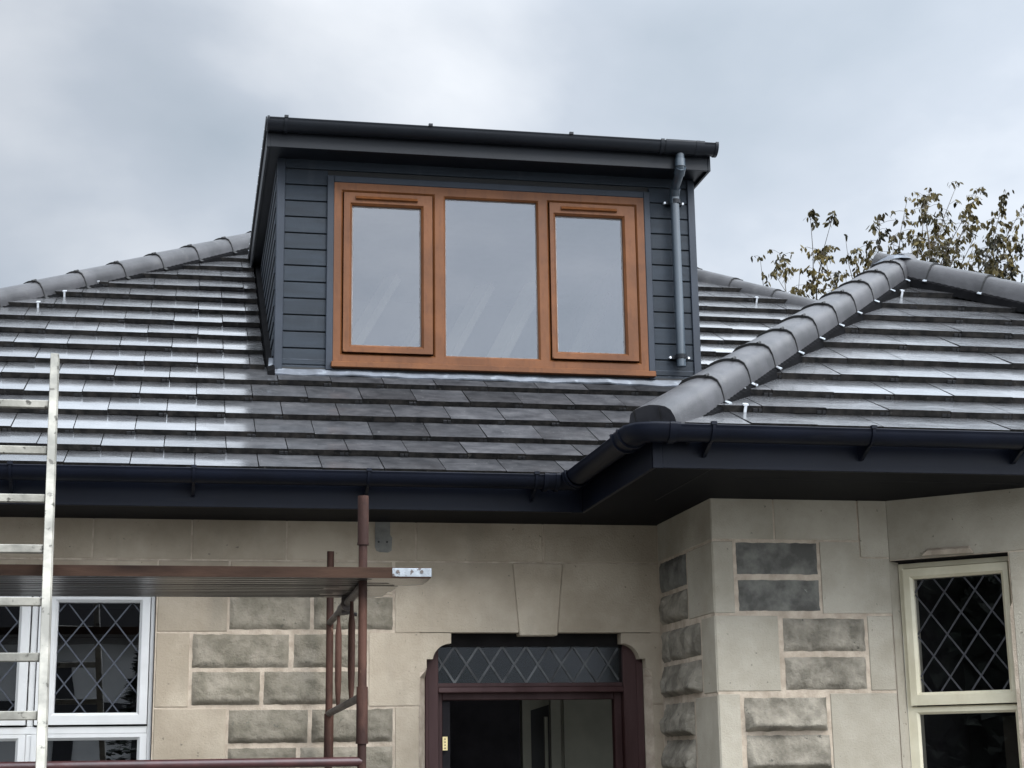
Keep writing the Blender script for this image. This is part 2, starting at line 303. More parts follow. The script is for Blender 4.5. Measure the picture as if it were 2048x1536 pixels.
# ------------------------------------------------------------------ roofs
CA, SA = .248, .1437            # one course of tiles: run and rise
G = math.hypot(CA, SA); ca, sa = CA/G, SA/G; TH = .029
def roof_pt(x, s, h, Y0, kick=.034):
    z = 2.972+s*sa; k = kick*max(0, 1-s/(2*G))
    return (x, Y0+s*ca-(h-TH)*sa, z+(h-TH)*ca+k)
def tile_roof(mb, Y0, x_off, rows, xmin, xmax, clips, skip=None, seed=1):
    rnd = random.Random(seed)
    for k in range(rows):
        s0 = k*G; off = x_off+(.14165 if k % 2 else 0)
        i0 = math.floor((xmin-off)/.2833)-1; i1 = math.ceil((xmax-off)/.2833)+1
        for i in range(i0, i1):
            a = off+i*.2833+.0022; b = a+.2833-.0044
            d = rnd.uniform(-.0032, .0028); jl = rnd.uniform(-.005, .005); jr = jl+rnd.uniform(-.004, .004)
            poly = [(a, s0+jl), (b, s0+jr), (b, s0+G*1.22), (a, s0+G*1.22)]
            for reg in (skip(k) if skip else [None]):
                pl = poly
                for c in clips+(reg or []):
                    pl = clip_poly(pl, *c)
                    if len(pl) < 3: break
                if len(pl) < 3: continue
                top = []; bot = []
                for (x, s) in pl:
                    f = (s-s0)/G; hh = TH*(1-f)+d*(1 if f < .5 else 0)
                    tw = (x-a)/.28*rnd.uniform(-.0, .0)
                    top.append(roof_pt(x, s, hh+tw, Y0)); bot.append(roof_pt(x, s, hh-TH+.001, Y0))
                sides = []
                for q in range(len(pl)):
                    p1, p2 = pl[q], pl[(q+1) % len(pl)]
                    sides.append(1)
                mb.prism(top, bot, 0, sides)
            # interlocking nib at the joint, under the front edge
            xm = b-.002; ok = all(c[0]*xm+c[1]*(s0+.01) <= c[2]-.03 for c in clips)
            if ok and (not skip or any(all(c[0]*xm+c[1]*(s0+.01) <= c[2]-.03 for c in (r or [])) for r in skip(k))):
                for (dx, w) in ((-.034, .019), (-.010, .014)):
                    p = [roof_pt(xm+dx+ex*w, s0-.0035, hh, Y0) for hh in (.004, .017) for ex in (0, 1)]
                    q = [roof_pt(xm+dx+ex*w, s0+.008, hh, Y0) for hh in (.004, .017) for ex in (0, 1)]
                    mb.hexa([p[0], p[1], q[1], q[0], p[2], p[3], q[3], q[2]], 2)
MAIN_Y0 = 7.37; WING_Y0 = 6.17
HL = -11.10; HR = 14.82           # main hips: x - y = HL (left), x + y = HR (right)
def SY(s, Y0): return Y0+s*ca
# hip lines as half planes in (x, s)
mc = [(-1, ca, -(HL+MAIN_Y0)), (1, ca, HR-MAIN_Y0), (1, -ca*.89, 1.80)]
def main_skip(k):
    if k < 6: return [None]
    return [[(1, 0, .375)], [(-1, 0, -2.885)]]
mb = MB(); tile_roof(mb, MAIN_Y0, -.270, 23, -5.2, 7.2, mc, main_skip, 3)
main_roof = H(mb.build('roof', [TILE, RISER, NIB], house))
main_roof['label'] = 'main hipped roof of wet dark tiles below the dormer'
apx = (HL+HR)/2; apy = apx-HL; apz = 2.95+(apy-MAIN_Y0)*SA/CA
mb = MB()   # decking under the tiles and the slopes turned away from the camera
def dz(y): return 2.925+(y-MAIN_Y0)*SA/CA
xl, xr = HL+7.37, HR-7.37
mb.face([(xl, 7.37, dz(7.37)), (.40, 7.37, dz(7.37)), (.40, apx-HL-(apx-.40), dz(apx-HL-(apx-.40)))])
mb.face([(.40, 7.37, dz(7.37)), (2.86, 7.37, dz(7.37)), (2.86, 8.85, dz(8.85)), (.40, 8.85, dz(8.85))])
mb.face([(2.86, 7.37, dz(7.37)), (xr, 7.37, dz(7.37)), (2.86+0, HR-2.86, dz(HR-2.86))])
mb.face([(xl, 7.37, 2.925), (apx, apy, apz-.03), (xl, 2*apy-7.37, 2.925)])
mb.face([(xr, 7.37, 2.925), (xr, 2*apy-7.37, 2.925), (apx, apy, apz-.03)])
mb.face([(xl, 2*apy-7.37, 2.925), (apx, apy, apz-.03), (xr, 2*apy-7.37, 2.925)])
mb.build('roof_deck', RUBBER, main_roof)
WX, WY = 4.06, 8.75; WZ = 2.972+(WY-WING_Y0)*SA/CA
k1 = (WX-1.77)/(WY-WING_Y0)
wc = [(-1, ca*k1, -1.77), (1, ca, WX+WY-WING_Y0)]
mb = MB(); tile_roof(mb, WING_Y0, 2.481, 11, 1.2, 7.2, wc, None, 8)
wing_roof = H(mb.build('roof', [TILEW, RISER, NIB], house))
wing_roof['label'] = 'hipped roof over the projecting wing on the right'
mb = MB()
mb.face([(1.77, 6.17, 2.925), (6.64, 6.17, 2.925), (WX, WY, WZ-.05)])
mb.face([(1.77, 6.17, 2.93), (WX, WY, WZ-.04), (WX, 9.9, WZ-.04), (1.77, 7.45, 2.93)])
mb.face([(6.64, 6.17, 2.93), (6.64, 12, 2.93), (WX, 12, WZ-.04), (WX, WY, WZ-.04)])
mb.build('roof_deck', RUBBER, wing_roof)
mb = MB(); dzx = (WZ-2.972)/(WX-1.77); rs = random.Random(4)     # courses on the wing's left slope
for k in range(9):
    xa = 1.745+k*.245; xb_ = xa+.245*1.15
    def zl(x, h): return 2.962+(x-1.77)*dzx+h
    def ylo(x): return 6.17+(x-1.77)/k1+.02
    def yhi(x): return min(9.9, MAIN_Y0+(x-1.77)*dzx*CA/SA+.12)
    y = 5.9+(.14 if k % 2 else 0)
    while y < 10:
        q = [(x_, min(max(y_, ylo(x_)), yhi(x_))) for x_, y_ in ((xa, y), (xa, y+.279), (xb_, y+.279), (xb_, y))]
        if q[1][1]-q[0][1] > .01 or q[2][1]-q[3][1] > .01:
            d = rs.uniform(-.002, .002)
            hh = (TH+d, TH+d, 0, 0)
            mb.prism([(x_, y_, zl(x_, h_)) for (x_, y_), h_ in zip(q, hh)], [(x_, y_, zl(x_, h_)-TH) for (x_, y_), h_ in zip(q, hh)], 0, 1)
        y += .2833
mb.build('side_slope', [TILEW, RISER], wing_roof)

# hip caps
def cap_run(P0, P1, first, step, n, parent, w=.102, hgt=.134, lift=-.062, endcap=False, plate_side=1, len0=None):
    P0 = Vector(P0); P1 = Vector(P1); d = (P1-P0).normalized(); side = d.cross(Vector((0, 0, 1))).normalized(); up = side.cross(d).normalized()
    NS = 14
    PR = [(-1, 0), (-1.0, .30), (-.97, .55), (-.86, .78), (-.66, .90), (-.42, .955), (-.2, .985), (0, 1), (.2, .985), (.42, .955), (.66, .90), (.86, .78), (.97, .55), (1.0, .30), (1, 0)]
    def arc(t, r=1.0, extra=0, drop=0):
        c = P0+d*t+up*(lift+extra-drop)
        return [c+side*(w*r*PR[j][0])+up*(hgt*r*PR[j][1]) for j in range(NS+1)]
    for k in range(n):
        t0 = first+k*step+((len0-step) if len0 and k else 0); t1 = first+(k+1)*step+((len0-step) if len0 else 0)+.02
        jx = random.uniform(-.003, .003)
        A = arc(t0, 1.01, .004+jx*.5); B = arc(t1, .985, -.003); A2 = arc(t0, .90, .0+jx*.5); B2 = arc(t1, .88, -.006)
        m = MB(); i = 0
        m.v = [tuple(p) for p in A+B+A2+B2]; n1 = NS+1
        for j in range(NS):
            m.f.append((j, j+1, n1+j+1, n1+j)); m.m.append(0); m.sm.append(True)
            m.f.append((2*n1+j, 3*n1+j, 3*n1+j+1, 2*n1+j+1)); m.m.append(0); m.sm.append(True)
        for j in range(NS): m.face([A[j], A[j+1], A2[j+1], A2[j]], 0)
        m.face([A[0], A2[0], B2[0], B[0]]); m.face([A[-1], B[-1], B2[-1], A2[-1]])
        if endcap and k == 0:
            c = arc(t0-.003, 1.0, .003); m.face(c, 1)
            for q in (4, 9): m.bar(c[q]-d*.002, Vector(c[q])-up*.08-d*.002, .004, .002, up=tuple(d), mi=2)
        ht = m.build('hip_tile', [CAP, CAPEND, BLACK], parent)
        # union clip over the joint
        if k > 0 or not endcap:
            cm = MB(); a1 = arc(t0-.006, 1.018, .005); a2 = arc(t0+.001, 1.018, .005); a3 = arc(t0-.006, .93, .0); a4 = arc(t0+.001, .93, .0)
            for j in range(NS):
                cm.hexa([a3[j], a3[j+1], a4[j+1], a4[j], a1[j], a1[j+1], a2[j+1], a2[j]])
            for j in (9,):
                cm.tube([Vector(a1[j])-d*.012, Vector(a2[j])+d*.014], .007, 8)
            cl = cm.build('joint_clip', BLACK, ht)
    # dark ventilated roll under the caps
    m = MB(); L = step*n
    for sgn in (-1, 1):
        NN = max(8, int(L/.02)); pa = []; pb = []
        for q in range(NN+1):
            t = first+.03+(L-.03)*q/NN; c = P0+d*t; z = .004*(1 if q % 2 else -1)
            pa.append(c+side*sgn*w*.90+up*(lift+.022)); pb.append(c+side*sgn*(w+.014)+up*(-.060+z*.7))
        for q in range(NN): m.face([pa[q], pa[q+1], pb[q+1], pb[q]])
        pc = [p-Vector((0, 0, .05)) for p in pb]
        for q in range(NN): m.face([pb[q], pb[q+1], pc[q+1], pc[q]])
        m.build('ridge_roll', RUBBER, parent); m = MB()
    sg = plate_side
    for k in range(1, n):
        t = first+k*step; c = P0+d*(t+((len0-step) if len0 else 0))+side*sg*(w+.004)+up*(-.050)
        q = MB(); q.prism([c+d*.008+up*.004, c-d*.013+up*.004, c-d*.022+side*sg*.024-up*.008, c+d*.004+side*sg*.024-up*.008],
                          [c+d*.008+up*.000, c-d*.013+up*.000, c-d*.022+side*sg*.024-up*.012, c+d*.004+side*sg*.024-up*.012]); q.build('fixing_plate', ZINC if parent is wing_roof else BLACK, parent)
zt = lambda y, Y0: 2.972+(y-Y0)*SA/CA
cap_run((1.79, 6.175, 2.995), (WX, WY, WZ+.045), 0.0, .336, 11, wing_roof, endcap=True, len0=.53)
cap_run((6.9, WX+WY-6.9, zt(WX+WY-6.9, WING_Y0)+.05), (WX, WY, WZ+.05), .06, .336, 13, wing_roof, plate_side=-1)
cap_run((WX, 12.5, WZ+.03), (WX, WY, WZ+.03), .10, .336, 10, wing_roof)
# apex saddle of lead
m = MB()
for j in range(18):
    a0 = 2*math.pi*j/18; a1 = 2*math.pi*(j+1)/18
    for (r0, h0, r1, h1) in ((0, .112, .08, .106), (.08, .106, .145, .062)):
        m.face([(WX+r0*math.cos(a0), WY+r0*math.sin(a0), WZ+h0), (WX+r1*math.cos(a0), WY+r1*math.sin(a0), WZ+h1+.006*math.sin(3*a0)), (WX+r1*math.cos(a1), WY+r1*math.sin(a1), WZ+h1+.006*math.sin(3*a1)), (WX+r0*math.cos(a1), WY+r0*math.sin(a1), WZ+h0)], 0, True)
m.build('apex_saddle', LEAD, wing_roof, weld=True)
mstep = .355
cap_run((HL+8.9, 8.9, zt(8.9, MAIN_Y0)-.045), (apx, apy, zt(apy, MAIN_Y0)+.07), .085, mstep, 17, main_roof, w=.100, hgt=.118, lift=-.055)
cap_run((HR-9.3, 9.3, zt(9.3, MAIN_Y0)-.10), (apx, apy, zt(apy, MAIN_Y0)+.045), .11, mstep, 14, main_roof, plate_side=-1, w=.100, hgt=.118, lift=-.055)

# small bright clips on tile edges
def clip(x, k, Y0, parent):
    m = MB(); p = lambda dx, s, h: roof_pt(x+dx, k*G+s, h, Y0)
    m.hexa([p(-.006, -.007, -.004), p(.006, -.007, -.004), p(.006, -.003, -.004), p(-.006, -.003, -.004), p(-.006, -.007, TH+.006), p(.006, -.007, TH+.006), p(.006, -.003, TH+.006), p(-.006, -.003, TH+.006)])
    m.hexa([p(-.011, -.008, TH+.002), p(.011, -.008, TH+.002), p(.013, .022, TH+.001), p(-.007, .022, TH+.001), p(-.011, -.008, TH+.010), p(.011, -.008, TH+.010), p(.013, .022, TH+.006), p(-.007, .022, TH+.006)])
    m.build('tile_clip', SILVER, parent)
for (x, k) in ((-.93, 10), (-.80, 11), (-.62, 12), (3.86, 13), (4.12, 12), (3.08, 6)): clip(x, k, MAIN_Y0, main_roof)
for (x, k) in ((2.265, 1), (2.345, 2), (3.93, 9), (4.56, 8)): clip(x, k, WING_Y0, wing_roof)

# ------------------------------------------------------------------ walls
def mortar_wall(mb, x0, x1, z0, z1, y, holes, mi=0, depth=.02):
    xs = sorted({x0, x1, *[h[0] for h in holes], *[h[1] for h in holes]}); zs = sorted({z0, z1, *[h[2] for h in holes], *[h[3] for h in holes]})
    for a, b in zip(xs, xs[1:]):
        for c, d in zip(zs, zs[1:]):
            cx, cz = (a+b)/2, (c+d)/2
            if any(h[0] < cx < h[1] and h[2] < cz < h[3] for h in holes): continue
            mb.face([(a, y, c), (b, y, c), (b, y, d), (a, y, d)], mi)
def rock(mb, T, u0, u1, v0, v1, depth, mi, seed, low=0.0):
    # rough-hewn face on a drafted block; T maps (u, v, out) to a point
    from mathutils import noise
    depth = depth*(.85 if mi == 2 and seed > 0 and seed < 60 else 1.15); nu = max(6, int((u1-u0)/.009)); nv = max(6, int((v1-v0)/.009)); i = len(mb.v)
    for a in range(nu+1):
        for b in range(nv+1):
            fu, fv = a/nu, b/nv; u = u0+(u1-u0)*fu; v = v0+(v1-v0)*fv
            e = min(fu*(u1-u0), (1-fu)*(u1-u0), fv*(v1-v0), (1-fv)*(v1-v0)); e = min(1, e/.022)
            nzv = noise.noise(Vector((u*7+seed*3.1, v*11, seed*1.7)))*.55+noise.noise(Vector((u*22, v*30, seed*2.3)))*.3+noise.noise(Vector((u*60, v*70, seed)))*.15
            rid = abs(noise.noise(Vector((u*9+v*5, v*16, seed*5.1))))
            h = depth*(.50+.55*nzv+.35*(1-2*rid)*.6)+low*depth*max(0, (.62-fv))*1.3
            if low: h *= (.18+.82*min(1, max(0, (.86-fv+.25*nzv)/.34)))
            wob = .0035*noise.noise(Vector((u*30, v*30, 9+seed)))*(1 if e < .5 else 0)
            mb.v.append(T(u+wob, v+wob, max(.002, h)*e+.001))
    for a in range(nu):
        for b in range(nv):
            p = i+a*(nv+1)+b; mb.f.append((p, p+nv+1, p+nv+2, p+1)); mb.m.append(mi); mb.sm.append(True)
def ash(mb, T, u0, u1, v0, v1, mi, g=.0035, out=.004):
    p = [(u0+g, v0+g), (u1-g, v0+g), (u1-g, v1-g), (u0+g, v1-g)]; c = .003
    q = [(u0+g+c, v0+g+c), (u1-g-c, v0+g+c), (u1-g-c, v1-g-c), (u0+g+c, v1-g-c)]
    O = [T(u, v, out) for u, v in q]; I = [T(u, v, 0.0) for u, v in p]
    i = len(mb.v); mb.v += O+I
    mb.f.append((i, i+1, i+2, i+3)); mb.m.append(mi); mb.sm.append(False)
    for k in range(4):
        k2 = (k+1) % 4; mb.f.append((i+k, i+4+k, i+4+k2, i+k2)); mb.m.append(mi); mb.sm.append(False)
Z3, Z2, Z1, Z0_ = 2.632, 2.298, 1.955, 1.62
# --- main wall, face at y = 7.8
TM = lambda u, v, o: (u, 7.8-o, v)
mb = MB()
WIN = (-2.20, -.142, .95, 2.49); DOOR = (1.081, 2.213, .0, 2.30)
mortar_wall(mb, -3.6, 2.30, -.1, 2.82, 7.8, [WIN, DOOR], 1)
xs = [-2.4, -1.35, -.438, .011, .45, 1.065, 1.687, 2.285]
for a, b in zip(xs, xs[1:]): ash(mb, TM, a, b, Z3+.001, 2.835, 0, out=.003)
for a, b in ((-3.6, -2.4),): ash(mb, TM, a, b, Z3, 2.835, 0)
# course A
for (a, b) in ((-2.4, -1.2), (-1.2, -.139), ): ash(mb, TM, a, b, 2.49, Z3, 0)
ash(mb, TM, -.139, .186, Z2, Z3, 0); ash(mb, TM, .19, .953, 2.470, Z3, 0)
rock(mb, TM, .193, .565, 2.312, 2.462, .026, 2, 1); rock(mb, TM, .583, .953, 2.312, 2.462, .026, 2, 2)
mb.extrude_xz([(.966, Z2), (1.559, Z2), (1.531, Z3-.003), (.966, Z3-.003)], 7.796, 7.93, 0)
# courses B and C
ash(mb, TM, -.139, .017, Z1, Z2, 0)
rock(mb, TM, .028, .468, 2.136, 2.288, .028, 2, 3); rock(mb, TM, .492, .832, 2.136, 2.288, .028, 2, 4)
rock(mb, TM, .030, .338, 1.968, 2.116, .030, 2, 5, .5); rock(mb, TM, .357, .832, 1.968, 2.116, .030, 2, 6, .5)
# courses D and E and below
for (t, s_) in ((0, 0), (-.67, 20), (-1.34, 40)):
    z2 = Z2+t; z1 = Z1+t; z0 = Z0_+t
    ash(mb, TM, -.139, .190, z0, z1, 0)
    rock(mb, TM, .200, .560, 1.795+t, 1.943+t, .030, 2, 7+s_, .5); rock(mb, TM, .580, .953, 1.795+t, 1.943+t, .030, 2, 8+s_, .5)
    rock(mb, TM, .200, .508, 1.630+t, 1.772+t, .028, 2, 9+s_); rock(mb, TM, .528, .953, 1.630+t, 1.772+t, .028, 2, 10+s_)
    ash(mb, TM, .962, 1.081, z0, z1, 0); ash(mb, TM, 2.213, 2.29, z0, z1, 0)
    if t:
        ash(mb, TM, -.139, .19, z1, z2, 0); rock(mb, TM, .20, .83, z1+.17, z2-.01, .028, 2, 11+s_); rock(mb, TM, .20, .83, z1+.01, z2-.18, .028, 2, 12+s_)
        ash(mb, TM, .84, 1.081, z1, z2, 0); ash(mb, TM, 2.213, 2.29, z1, z2, 0)
for z in (0, .4, .8): ash(mb, TM, -3.6, -2.2, z, z+.4, 0); ash(mb, TM, -2.2, -.139, z-.2, min(.95, z+.2), 0)
# stones that turn round the shouldered door head
def arcpts(cx, cz, rx, rz, a0, a1, n=10): return [(cx+rx*math.cos(rad(a0+(a1-a0)*k/n)), cz+rz*math.sin(rad(a0+(a1-a0)*k/n))) for k in range(n+1)]
g = .0035
hL = [(.84+g, Z1+g), (1.081, Z1+g), (1.081, 2.110), (1.115, 2.130), (1.115, 2.173), (1.143, 2.173)]+arcpts(1.232, 2.160, .089, .086, 172, 90)+[(1.232, Z2-g), (.84+g, Z2-g)]
hR = [(2.285, Z1+g), (2.213, Z1+g), (2.213, 2.110), (2.184, 2.130), (2.184, 2.173), (2.157, 2.173)]+arcpts(2.066, 2.160, .089, .086, 8, 90)+[(2.066, Z2-g), (2.285, Z2-g)]
for poly in (hL, hR):
    mb.extrude_xz(poly, 7.796, 7.93, 0)
# chamfered stops on the jambs
for (xo, xi) in ((1.081, 1.115), (2.213, 2.184)):
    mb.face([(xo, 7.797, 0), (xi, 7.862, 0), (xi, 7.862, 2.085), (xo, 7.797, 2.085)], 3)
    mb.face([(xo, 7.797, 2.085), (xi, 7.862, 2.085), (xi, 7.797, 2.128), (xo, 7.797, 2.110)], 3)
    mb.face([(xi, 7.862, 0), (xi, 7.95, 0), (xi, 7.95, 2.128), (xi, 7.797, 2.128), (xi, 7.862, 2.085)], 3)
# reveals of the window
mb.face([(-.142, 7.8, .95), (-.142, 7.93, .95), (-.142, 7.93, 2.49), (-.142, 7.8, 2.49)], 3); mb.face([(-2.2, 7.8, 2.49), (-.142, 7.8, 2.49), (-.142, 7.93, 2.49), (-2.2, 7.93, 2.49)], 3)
mb.extrude_xz([(1.753, Z2), (2.281, Z2), (2.281, Z3-.003), (1.784, Z3-.003)], 7.796, 7.93, 0)
wall = H(mb.build('wall', [ASH, MORT, ROCK, MORT], house)); wall['label'] = 'buff stone front wall with rock-faced blocks around the doorway'
# keystone, proud and lower than the lintel stones
mb = MB()
mb.prism([(1.534, 7.789, 2.628), (1.780, 7.789, 2.628), (1.748, 7.789, 2.283), (1.564, 7.789, 2.283)], [(1.534, 7.93, 2.628), (1.780, 7.93, 2.628), (1.748, 7.93, 2.283), (1.564, 7.93, 2.283)])
H(mb.build('keystone', ASH, house, bevel=.003))
mb = MB(); pts = [(.868, 2.82), (.868, 2.70), (.875, 2.683), (.89, 2.677), (.93, 2.675), (.947, 2.684), (.950, 2.745), (.940, 2.76), (.940, 2.82)]
mb.extrude_xz(pts, 7.792, 7.799)
for x in (.885, .925): mb.tube([(x, 7.791, 2.725), (x, 7.793, 2.725)], .005, 8, 1)
H(mb.build('bracket_scar', [STAIN, BLACK], house))

# --- wing: front face at y = 6.93, return at x = 2.262, canted bay beyond x = 3.09
mb = MB(); YF = 6.93; XR = 2.262
TW = lambda u, v, o: (u, YF-o, v)
TR = lambda u, v, o: (XR-o, u, v)
mb.face([(XR, YF, -.1), (3.09, YF, -.1), (3.09, YF, 2.82), (XR, YF, 2.82)], 1)
mb.face([(XR, YF, -.1), (XR, 7.80, -.1), (XR, 7.80, 2.82), (XR, YF, 2.82)], 1)
Xl = XR-.004
ash(mb, TW, Xl, 2.552, Z3+.006, 2.835, 0, out=.003); ash(mb, TW, 2.552, 2.95, Z3+.006, 2.835, 0, out=.003)
# L-shaped quoin near the bay
mb.prism([(x, YF-.005, z) for x, z in ((2.954, 2.567), (3.088, 2.567), (3.088, 2.835), (2.954, 2.835))], [(x, YF, z) for x, z in ((2.954, 2.567), (3.088, 2.567), (3.088, 2.835), (2.954, 2.835))], 0)
ash(mb, TW, Xl, 2.358, 2.312, Z3+.002, 0)
rock(mb, TW, 2.370, 2.746, 2.487, 2.626, .010, 4, 61); rock(mb, TW, 2.373, 2.748, 2.326, 2.461, .012, 4, 62)
mb.prism([(x, YF-.004, z) for x, z in ((2.762, 2.316), (3.088, 2.316), (3.088, 2.560), (2.948, 2.560), (2.948, 2.632), (2.762, 2.632))], [(x, YF, z) for x, z in ((2.762, 2.316), (3.088, 2.316), (3.088, 2.560), (2.948, 2.560), (2.948, 2.632), (2.762, 2.632))], 0)
ash(mb, TW, Xl, 2.552, 1.975, 2.308, 0)
rock(mb, TW, 2.570, 2.950, 2.150, 2.292, .026, 2, 63); rock(mb, TW, 2.572, 2.948, 1.984, 2.124, .028, 2, 64)
ash(mb, TW, 2.962, 3.088, 1.975, 2.308, 0)
for (t, s_) in ((0, 0), (-.67, 30), (-1.34, 60)):
    ash(mb, TW, Xl, 2.362, 1.635+t, 1.970+t, 0)
    rock(mb, TW, 2.378, 2.753, 1.808+t, 1.950+t, .040, 5, 65+s_, 1.0); rock(mb, TW, 2.380, 2.760, 1.645+t, 1.790+t, .030, 5, 66+s_, 1.0)
    ash(mb, TW, 2.768, 3.088, 1.635+t, 1.970+t, 0)
    if t: ash(mb, TW, Xl, 2.60, 1.975+t, 2.308+t, 0); ash(mb, TW, 2.60, 3.088, 1.975+t, 2.308+t, 0)
    # return face
    ash(mb, TR, YF-.004, 7.255, 1.635+t, 1.965+t, 0); rock(mb, TR, 7.28, 7.74, 1.800+t, 1.950+t, .040, 5, 71+s_, .6); rock(mb, TR, 7.28, 7.74, 1.640+t, 1.782+t, .036, 5, 72+s_, .6)
    if t: ash(mb, TR, YF-.004, 7.78, 1.97+t, 2.305+t, 0)
ash(mb, TR, YF-.004, 7.78, Z3+.004, 2.835, 0, out=.003)
ash(mb, TR, YF-.004, 7.305, 2.315, Z3, 0); rock(mb, TR, 7.325, 7.745, 2.482, 2.626, .020, 4, 74); rock(mb, TR, 7.325, 7.745, 2.326, 2.462, .034, 5, 75)
ash(mb, TR, YF-.004, 7.125, 1.972, 2.308, 0); rock(mb, TR, 7.145, 7.60, 2.148, 2.292, .030, 5, 76); rock(mb, TR, 7.62, 7.745, 2.148, 2.292, .024, 5, 77)
rock(mb, TR, 7.145, 7.745, 1.984, 2.128, .040, 5, 78, .5)
wing_wall = H(mb.build('wall', [ASHW, MORT, ROCKW, MORT, ROCKD, ROCKW], house)); wing_wall['label'] = 'stone wall of the wing with dark rock-faced blocks'
# canted bay
BD = Vector((.728, -.686, 0)); BN = Vector((-.686, -.728, 0)); BO = Vector((3.090, 6.926, 0))
TB = lambda u, v, o: tuple(BO+BD*u+BN*o+Vector((0, 0, v)))
mb = MB()
W0, W1, WT = .010, .530, 2.548
mb.face([TB(0, WT, 0), TB(.70, WT, 0), TB(.70, 2.82, 0), TB(0, 2.82, 0)], 1); mb.face([TB(W1, 0, 0), TB(.70, 0, 0), TB(.70, WT, 0), TB(W1, WT, 0)], 1); mb.face([TB(0, 0, 0), TB(W1, 0, 0), TB(W1, .9, 0), TB(0, .9, 0)], 1)
ash(mb, TB, -.002, .70, WT+.004, 2.835, 0, g=.001, out=.003)
ash(mb, TB, W1+.002, .70, 0, WT, 0, g=.001)
# little carved stop over the window and splayed jamb stops
mb.prism([TB(.155, 2.560, .005), TB(.385, 2.556, .005), TB(.365, 2.590, .005), TB(.178, 2.592, .005)], [TB(.155, 2.560, .02), TB(.385, 2.556, .02), TB(.365, 2.578, .02), TB(.178, 2.580, .02)], 3)
for (a, b) in ((TB(0, 0, 0), TB(W0, 0, -.07)),):
    mb.face([TB(-.001, 0, .003), TB(W0, 0, -.08), TB(W0, WT, -.08), TB(-.001, WT, .003)], 0)
mb.face([TB(W1, 0, .003), TB(W1, 0, -.08), TB(W1, WT, -.08), TB(W1, WT, .003)], 3); mb.face([TB(W0, WT, .003), TB(W1, WT, .003), TB(W1, WT, -.08), TB(W0, WT, -.08)], 2)
mb.prism([TB(W1-.012, 0, .002), TB(W1+.004, 0, .002), TB(W1+.004, 2.34, .004), TB(W1-.012, 2.30, .004)], [TB(W1-.012, 0, -.03), TB(W1+.004, 0, -.03), TB(W1+.004, 2.34, -.03), TB(W1-.012, 2.30, -.03)], 3)
p = TB(.70, 0, 0)
mb.face([(p[0], p[1], 0), (p[0]+1.3, p[1], 0), (p[0]+1.3, p[1], 2.82), (p[0], p[1], 2.82)], 0)
bay = H(mb.build('bay_wall', [ASHW, MORT, MORTD, MORT], house)); bay['label'] = 'canted bay wall holding the cream leaded window'

# ------------------------------------------------------------------ eaves: soffit, fascia, gutters
mb = MB(); mb.box(-3.6, 1.80, 7.385, 8.1, 2.821, 2.832); mb.box(1.80, 6.6, 6.185, 8.1, 2.821, 2.832)
mb.box(1.80, 1.805, 6.3, 7.38, 2.8195, 2.821); mb.box(2.03, 2.034, 6.2, 7.0, 2.8195, 2.821, 1); mb.box(2.2, 6.0, 6.40, 6.403, 2.8195, 2.821, 1)
H(mb.build('soffit', [NAVYM, BLACK], house))
mb = MB(); mb.box(-3.6, 1.785, 7.370, 7.385, 2.817, 2.985); mb.box(1.785, 1.800, 6.170, 7.385, 2.817, 2.985); mb.box(1.7995, 6.6, 6.170, 6.185, 2.817, 2.985)
mb.box(1.779, 1.825, 6.164, 6.170, 2.815, 2.985); mb.box(1.779, 1.785, 6.164, 6.21, 2.815, 2.985); mb.box(1.73, 1.785, 7.364, 7.370, 2.815, 2.985)
H(mb.build('fascia', NAVY, house, bevel=.002))
def gprof(r=.055, t=.003, a0=180, a1=360, lip=.006):
    o = [(r*math.cos(rad(a0+(a1-a0)*k/16)), r*math.sin(rad(a0+(a1-a0)*k/16))) for k in range(17)]
    i = [((r-t)*math.cos(rad(a1+(a0-a1)*k/16)), (r-t)*math.sin(rad(a1+(a0-a1)*k/16))) for k in range(17)]
    return o+[(r+.003, lip*.5), (r+.001, lip), (r-t-.002, lip)]+i+[(-r+t, lip), (-r, lip)]
GZ = 2.962
gm = MB().sweep(gprof(), [(-3.7, 7.277, GZ), (1.60, 7.277, GZ)], [(0, -1)]*2)
gutter = H(gm.build('gutter', NAVY, house)); gutter['label'] = 'dark blue half-round gutter along the main eaves'
def gring(mb_, path, outs, r0=.055, r1=.0625, extra=True):
    pr = [(r1*math.cos(rad(180+180*k/16)), r1*math.sin(rad(180+180*k/16))) for k in range(17)]+[(r1+.002, .010), (r0-.006, .010)]+[((r0-.004)*math.cos(rad(360-180*k/16)), (r0-.004)*math.sin(rad(360-180*k/16))) for k in range(17)]+[(-r0+.006, .010), (-r1-.002, .010)]
    mb_.sweep(pr, path, outs)
XG = 1.715; YG = 6.078
m = MB(); gring(m, [(1.585, 7.277, GZ), (XG, 7.277, GZ), (XG, 7.13, GZ)], [(0, -1), (-1, -1), (-1, 0)], r1=.0595)
for x in (1.585, 1.64): gring(m, [(x-.009, 7.277, GZ), (x+.009, 7.277, GZ)], [(0, -1)]*2, r1=.066)
gring(m, [(XG, 7.148, GZ), (XG, 7.13, GZ)], [(-1, 0)]*2, r1=.066); gring(m, [(XG, 7.195, GZ), (XG, 7.18, GZ)], [(-1, 0)]*2, r1=.064)
m.build('gutter_corner', NAVY, gutter)
MB().sweep(gprof(), [(XG, 7.16, GZ), (XG, 6.26, GZ)], [(-1, 0)]*2).build('gutter_run', NAVY, gutter)
m = MB(); gring(m, [(XG, 6.30, GZ), (XG, 6.13, GZ), (XG+.015, 6.093, GZ), (XG+.052, YG, GZ), (1.86, YG, GZ)], [(-1, 0), (-1, -.25), (-.75, -.75), (-.25, -1), (0, -1)], r1=.0595)
